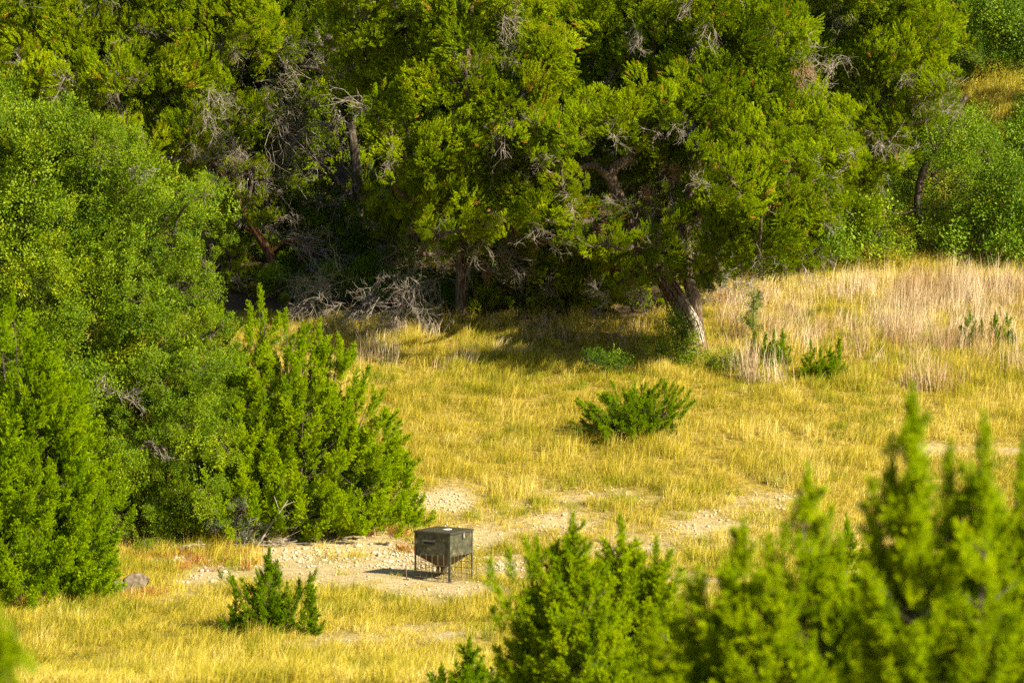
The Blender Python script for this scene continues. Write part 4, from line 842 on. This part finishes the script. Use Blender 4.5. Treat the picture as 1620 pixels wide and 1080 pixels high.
# hopper: pyramid down to the spout, and the spinner can below
t_, u_ = A_ / 2 - .012, .075
V = [(-t_, -t_, Z0), (t_, -t_, Z0), (t_, t_, Z0), (-t_, t_, Z0), (-u_, -u_, .27), (u_, -u_, .27), (u_, u_, .27), (-u_, u_, .27)]
me = bpy.data.meshes.new('hopper'); me.from_pydata(V, [], [(0, 1, 5, 4), (1, 2, 6, 5), (2, 3, 7, 6), (3, 0, 4, 7), (4, 5, 6, 7)]); me.update()
add('hopper', me, M['hopper_steel'], feeder)
g = Geo(); g.tubes(np.array([[(0, 0, .28), (0, 0, .13)]]), np.array([[.075, .065]]), 12); add('spout', g.mesh('spout', True), M['hopper_steel'], feeder)
g = Geo(); g.tubes(np.array([[(0, 0, .131), (0, 0, .118), (0, 0, .117)]]), np.array([[.10, .10, .0]]), 14); add('spinner_plate', g.mesh('spinner_plate'), M['rusty_wire'], feeder)
def angle_iron(sx, sy):
    w_, th, h_ = .045, .006, Z1 - .02
    c_ = A_ / 2 + .004
    bm_V, bm_F = [], []
    for (x0, x1, y0, y1) in ((c_ - w_, c_ + th, c_, c_ + th), (c_, c_ + th, c_ - w_, c_)):
        k_ = len(bm_V)
        bm_V += [(sx * a_, sy * d_, z_) for z_ in (-.06, h_) for a_, d_ in ((x0, y0), (x1, y0), (x1, y1), (x0, y1))]
        bm_F += [tuple(k_ + q for q in f_) for f_ in ((0, 1, 2, 3), (4, 5, 6, 7), (0, 1, 5, 4), (1, 2, 6, 5), (2, 3, 7, 6), (3, 0, 4, 7))]
    me = bpy.data.meshes.new('leg'); me.from_pydata(bm_V, [], bm_F); me.update(); return me
for sx in (-1, 1):
    for sy in (-1, 1):
        leg = add('leg', angle_iron(sx, sy), M['olive_paint'], feeder)
        add('foot_plate', box_mesh('foot_plate', .11, .11, .012, .004, (sx * (A_ / 2 + .02), sy * (A_ / 2 + .02), .02)), M['rusty_wire'], leg)
# welded wire panels round the legs
c_ = A_ / 2 + .016
for side in range(4):
    pan = bpy.data.objects.new('wire_panel', None); COL.objects.link(pan); pan.parent = feeder; pan.rotation_euler = (0, 0, side * math.pi / 2)
    for q, xx in enumerate((-.30, -.15, .0, .15, .30)):
        rod('wire', (xx, -c_, .0), (xx, -c_, (.58, .60, .57, .59, .60)[q]), .0065, M['rusty_wire'], pan, 5)
    for zz in (.09, .22, .36):
        rod('wire', (-.45, -c_ - .008, zz), (.45, -c_ - .008, zz), .0065, M['rusty_wire'], pan, 5)
# hooded slot on the dim face
yf = -A_ / 2
me = bpy.data.meshes.new('vent_hood')
V = [(-.24, yf - .004, .915), (.10, yf - .004, .915), (-.24, yf - .075, .872), (.10, yf - .075, .872), (-.24, yf - .004, .90), (.10, yf - .004, .90), (-.24, yf - .075, .870), (.10, yf - .075, .870)]
me.from_pydata(V, [], [(0, 1, 3, 2), (4, 6, 7, 5), (2, 3, 7, 6), (0, 2, 6, 4), (1, 5, 7, 3), (0, 4, 5, 1)]); me.update()
hood = add('vent_hood', me, M['lid_paint'], feeder)
add('slot', box_mesh('slot', .30, .004, .075, .001, (-.07, yf - .0035, .815)), M['slot_shadow'], hood)  # flat dark plate: the slot plus the shade under its hood, as colour
# latch on the sunlit face
xf = A_ / 2
la = add('latch', box_mesh('latch', .016, .05, .10, .003, (xf + .009, .10, .93)), M['bare_steel'], feeder)
add('latch_shadow', box_mesh('latch_shadow', .02, .035, .12, .003, (xf + .011, .045, .90)), M['slot_shadow'], la)  # dark box that draws the shadow beside the pale latch
rod('pin', (xf + .02, .10, 1.02), (xf + .02, .10, 1.05), .008, M['bare_steel'], la)
# stakes beside it
for px, lb in ((644, 'short thin steel stake just left of the feeder'), (756, 'short thin steel stake just right of the feeder')):
    c = ground_at(px, 917); s_ = thing('steel_stake', c, lb, 'stake', 'stakes beside the feeder')
    rod('rod', (0, 0, -.1), (-.03, 0, .32), .011, M['rusty_wire'], s_)
    add('base_plate', box_mesh('base_plate', .12, .09, .014, .004, (-.02 if px < 700 else -.07, 0, .005)), M['olive_paint'], s_)

# ------------------------------------------------------------------ rocks, log and brush
def big_rock(label, c, s, rot, seed):
    rng = R(seed); v, f = rock_verts(rng)
    for _ in range(2):      # split each face in four, roughen
        V = list(map(tuple, v)); cache = {}; F2 = []
        def mid(a_, b__):
            k_ = (min(a_, b__), max(a_, b__))
            if k_ not in cache:
                p_ = (np.array(V[a_]) + np.array(V[b__])) / 2; V.append(tuple(p_ * (1 + rng.normal(.03, .05)))); cache[k_] = len(V) - 1
            return cache[k_]
        for a_, b__, c__ in f:
            x_, y_, z_ = mid(a_, b__), mid(b__, c__), mid(c__, a_); F2 += [(a_, x_, z_), (b__, y_, x_), (c__, z_, y_), (x_, y_, z_)]
        v, f = np.array(V), np.array(F2)
    o = add('boulder', make_mesh('boulder', v * np.array(s), f), M['grey_rock']); o.location = c; o.rotation_euler = rot
    return tag(o, label, 'rock', 'rocks under the left juniper')
c = ground_at(186, 942); big_rock('narrow upright grey rock at the foot of the tall young juniper', c + UP * .12, (.20, .18, .52), (.1, .3, .3), 71)
c = ground_at(214, 934); big_rock('wider grey-brown rock beside the narrow upright one', c + UP * .14, (.34, .24, .50), (0, .25, .8), 72)
rg = R(73); c = ground_at(164, 948); root = thing('broken_log', c, 'dark split log stub with reddish wood beside the rocks', 'log')
g = Geo(); g.tubes(path([(-.35, .25, .1), (-.1, .05, .14), (.12, -.05, .16)], 8)[None], np.full((1, 8), .10), 10, .5, .1); add('log', g.mesh('log', True), M['limb'], root)
g = Geo(); g.tubes(curve_pts(np.repeat([[.05, -.1, .02]], 5, 0), np.array([[.05, -.1, .2], [.08, -.12, .26], [.1, -.08, .22], [.02, -.1, .18], [.12, -.1, .16]]), 4, rg.normal(0, .02, (5, 3)), rg), np.full((5, 4), .02), 4); add('splinters', g.mesh('splinters'), M['red_bark'], root)
for px, py, n_, L, lb, mt in [(395, 862, 40, .9, 'pile of pale dry sticks below the wide multi-tipped young juniper', 'dead'), (310, 872, 16, .6, 'small heap of grey brush at the end of the gravel, under the live oak', 'dead')]:
    c = ground_at(px, py); root = thing('brush_pile', c, lb, 'brush pile'); g = Geo()
    st_ = np.stack([rg.normal(0, .45, n_), rg.normal(0, .2, n_), rg.uniform(.02, .12, n_)], 1); az = rg.normal(0, .5, n_) + np.where(rg.random(n_) < .5, 0, np.pi)
    el = np.abs(rg.normal(.1, .12, n_)); d_ = np.stack([np.cos(az) * np.cos(el), np.sin(az) * .6, np.sin(el)], 1)
    g.tubes(curve_pts(st_, st_ + d_ * (L * rg.uniform(.5, 1.1, n_))[:, None], 5, rg.normal(0, .05, (n_, 3)), rg), np.linspace(1, .5, 5)[None] * rg.uniform(.008, .018, n_)[:, None], 4)
    add('sticks', g.mesh('sticks', True), M[mt], root)
for px, py, dx, dz, L, lb in [(403, 868, .75, 1.1, 1.2, 'longest pale dead branch leaning up right from the brush pile'), (384, 866, .25, .9, .9, 'shorter pale dead branch standing up from the brush pile'), (455, 855, .55, .75, .9, 'thin pale dead branch leaning right at the bush edge')]:
    c = ground_at(px, py); g = Geo(); d_ = np.array([dx, .1, dz]) * L / 1.2
    g.tubes(path([(0, 0, -.05), d_ * .4 + np.array([.03, 0, .06]), d_ * .75, d_], 10)[None], np.linspace(.026, .010, 10)[None], 6)
    e_ = path([(0, 0, 0), d_ * .4 + np.array([.03, 0, .06]), d_ * .75, d_], 10)
    g.tubes(curve_pts(e_[[4, 6, 7]], e_[[4, 6, 7]] + np.array([[.3, 0, .12], [-.1, 0, .3], [.25, .05, .1]]) * L, 4, rg.normal(0, .02, (3, 3)), rg), np.full((3, 4), .009), 4)
    o = add('dead_branch', g.mesh('dead_branch', True), M['dead']); o.location = c; tag(o, lb, 'branch', 'dead branches by the brush pile')
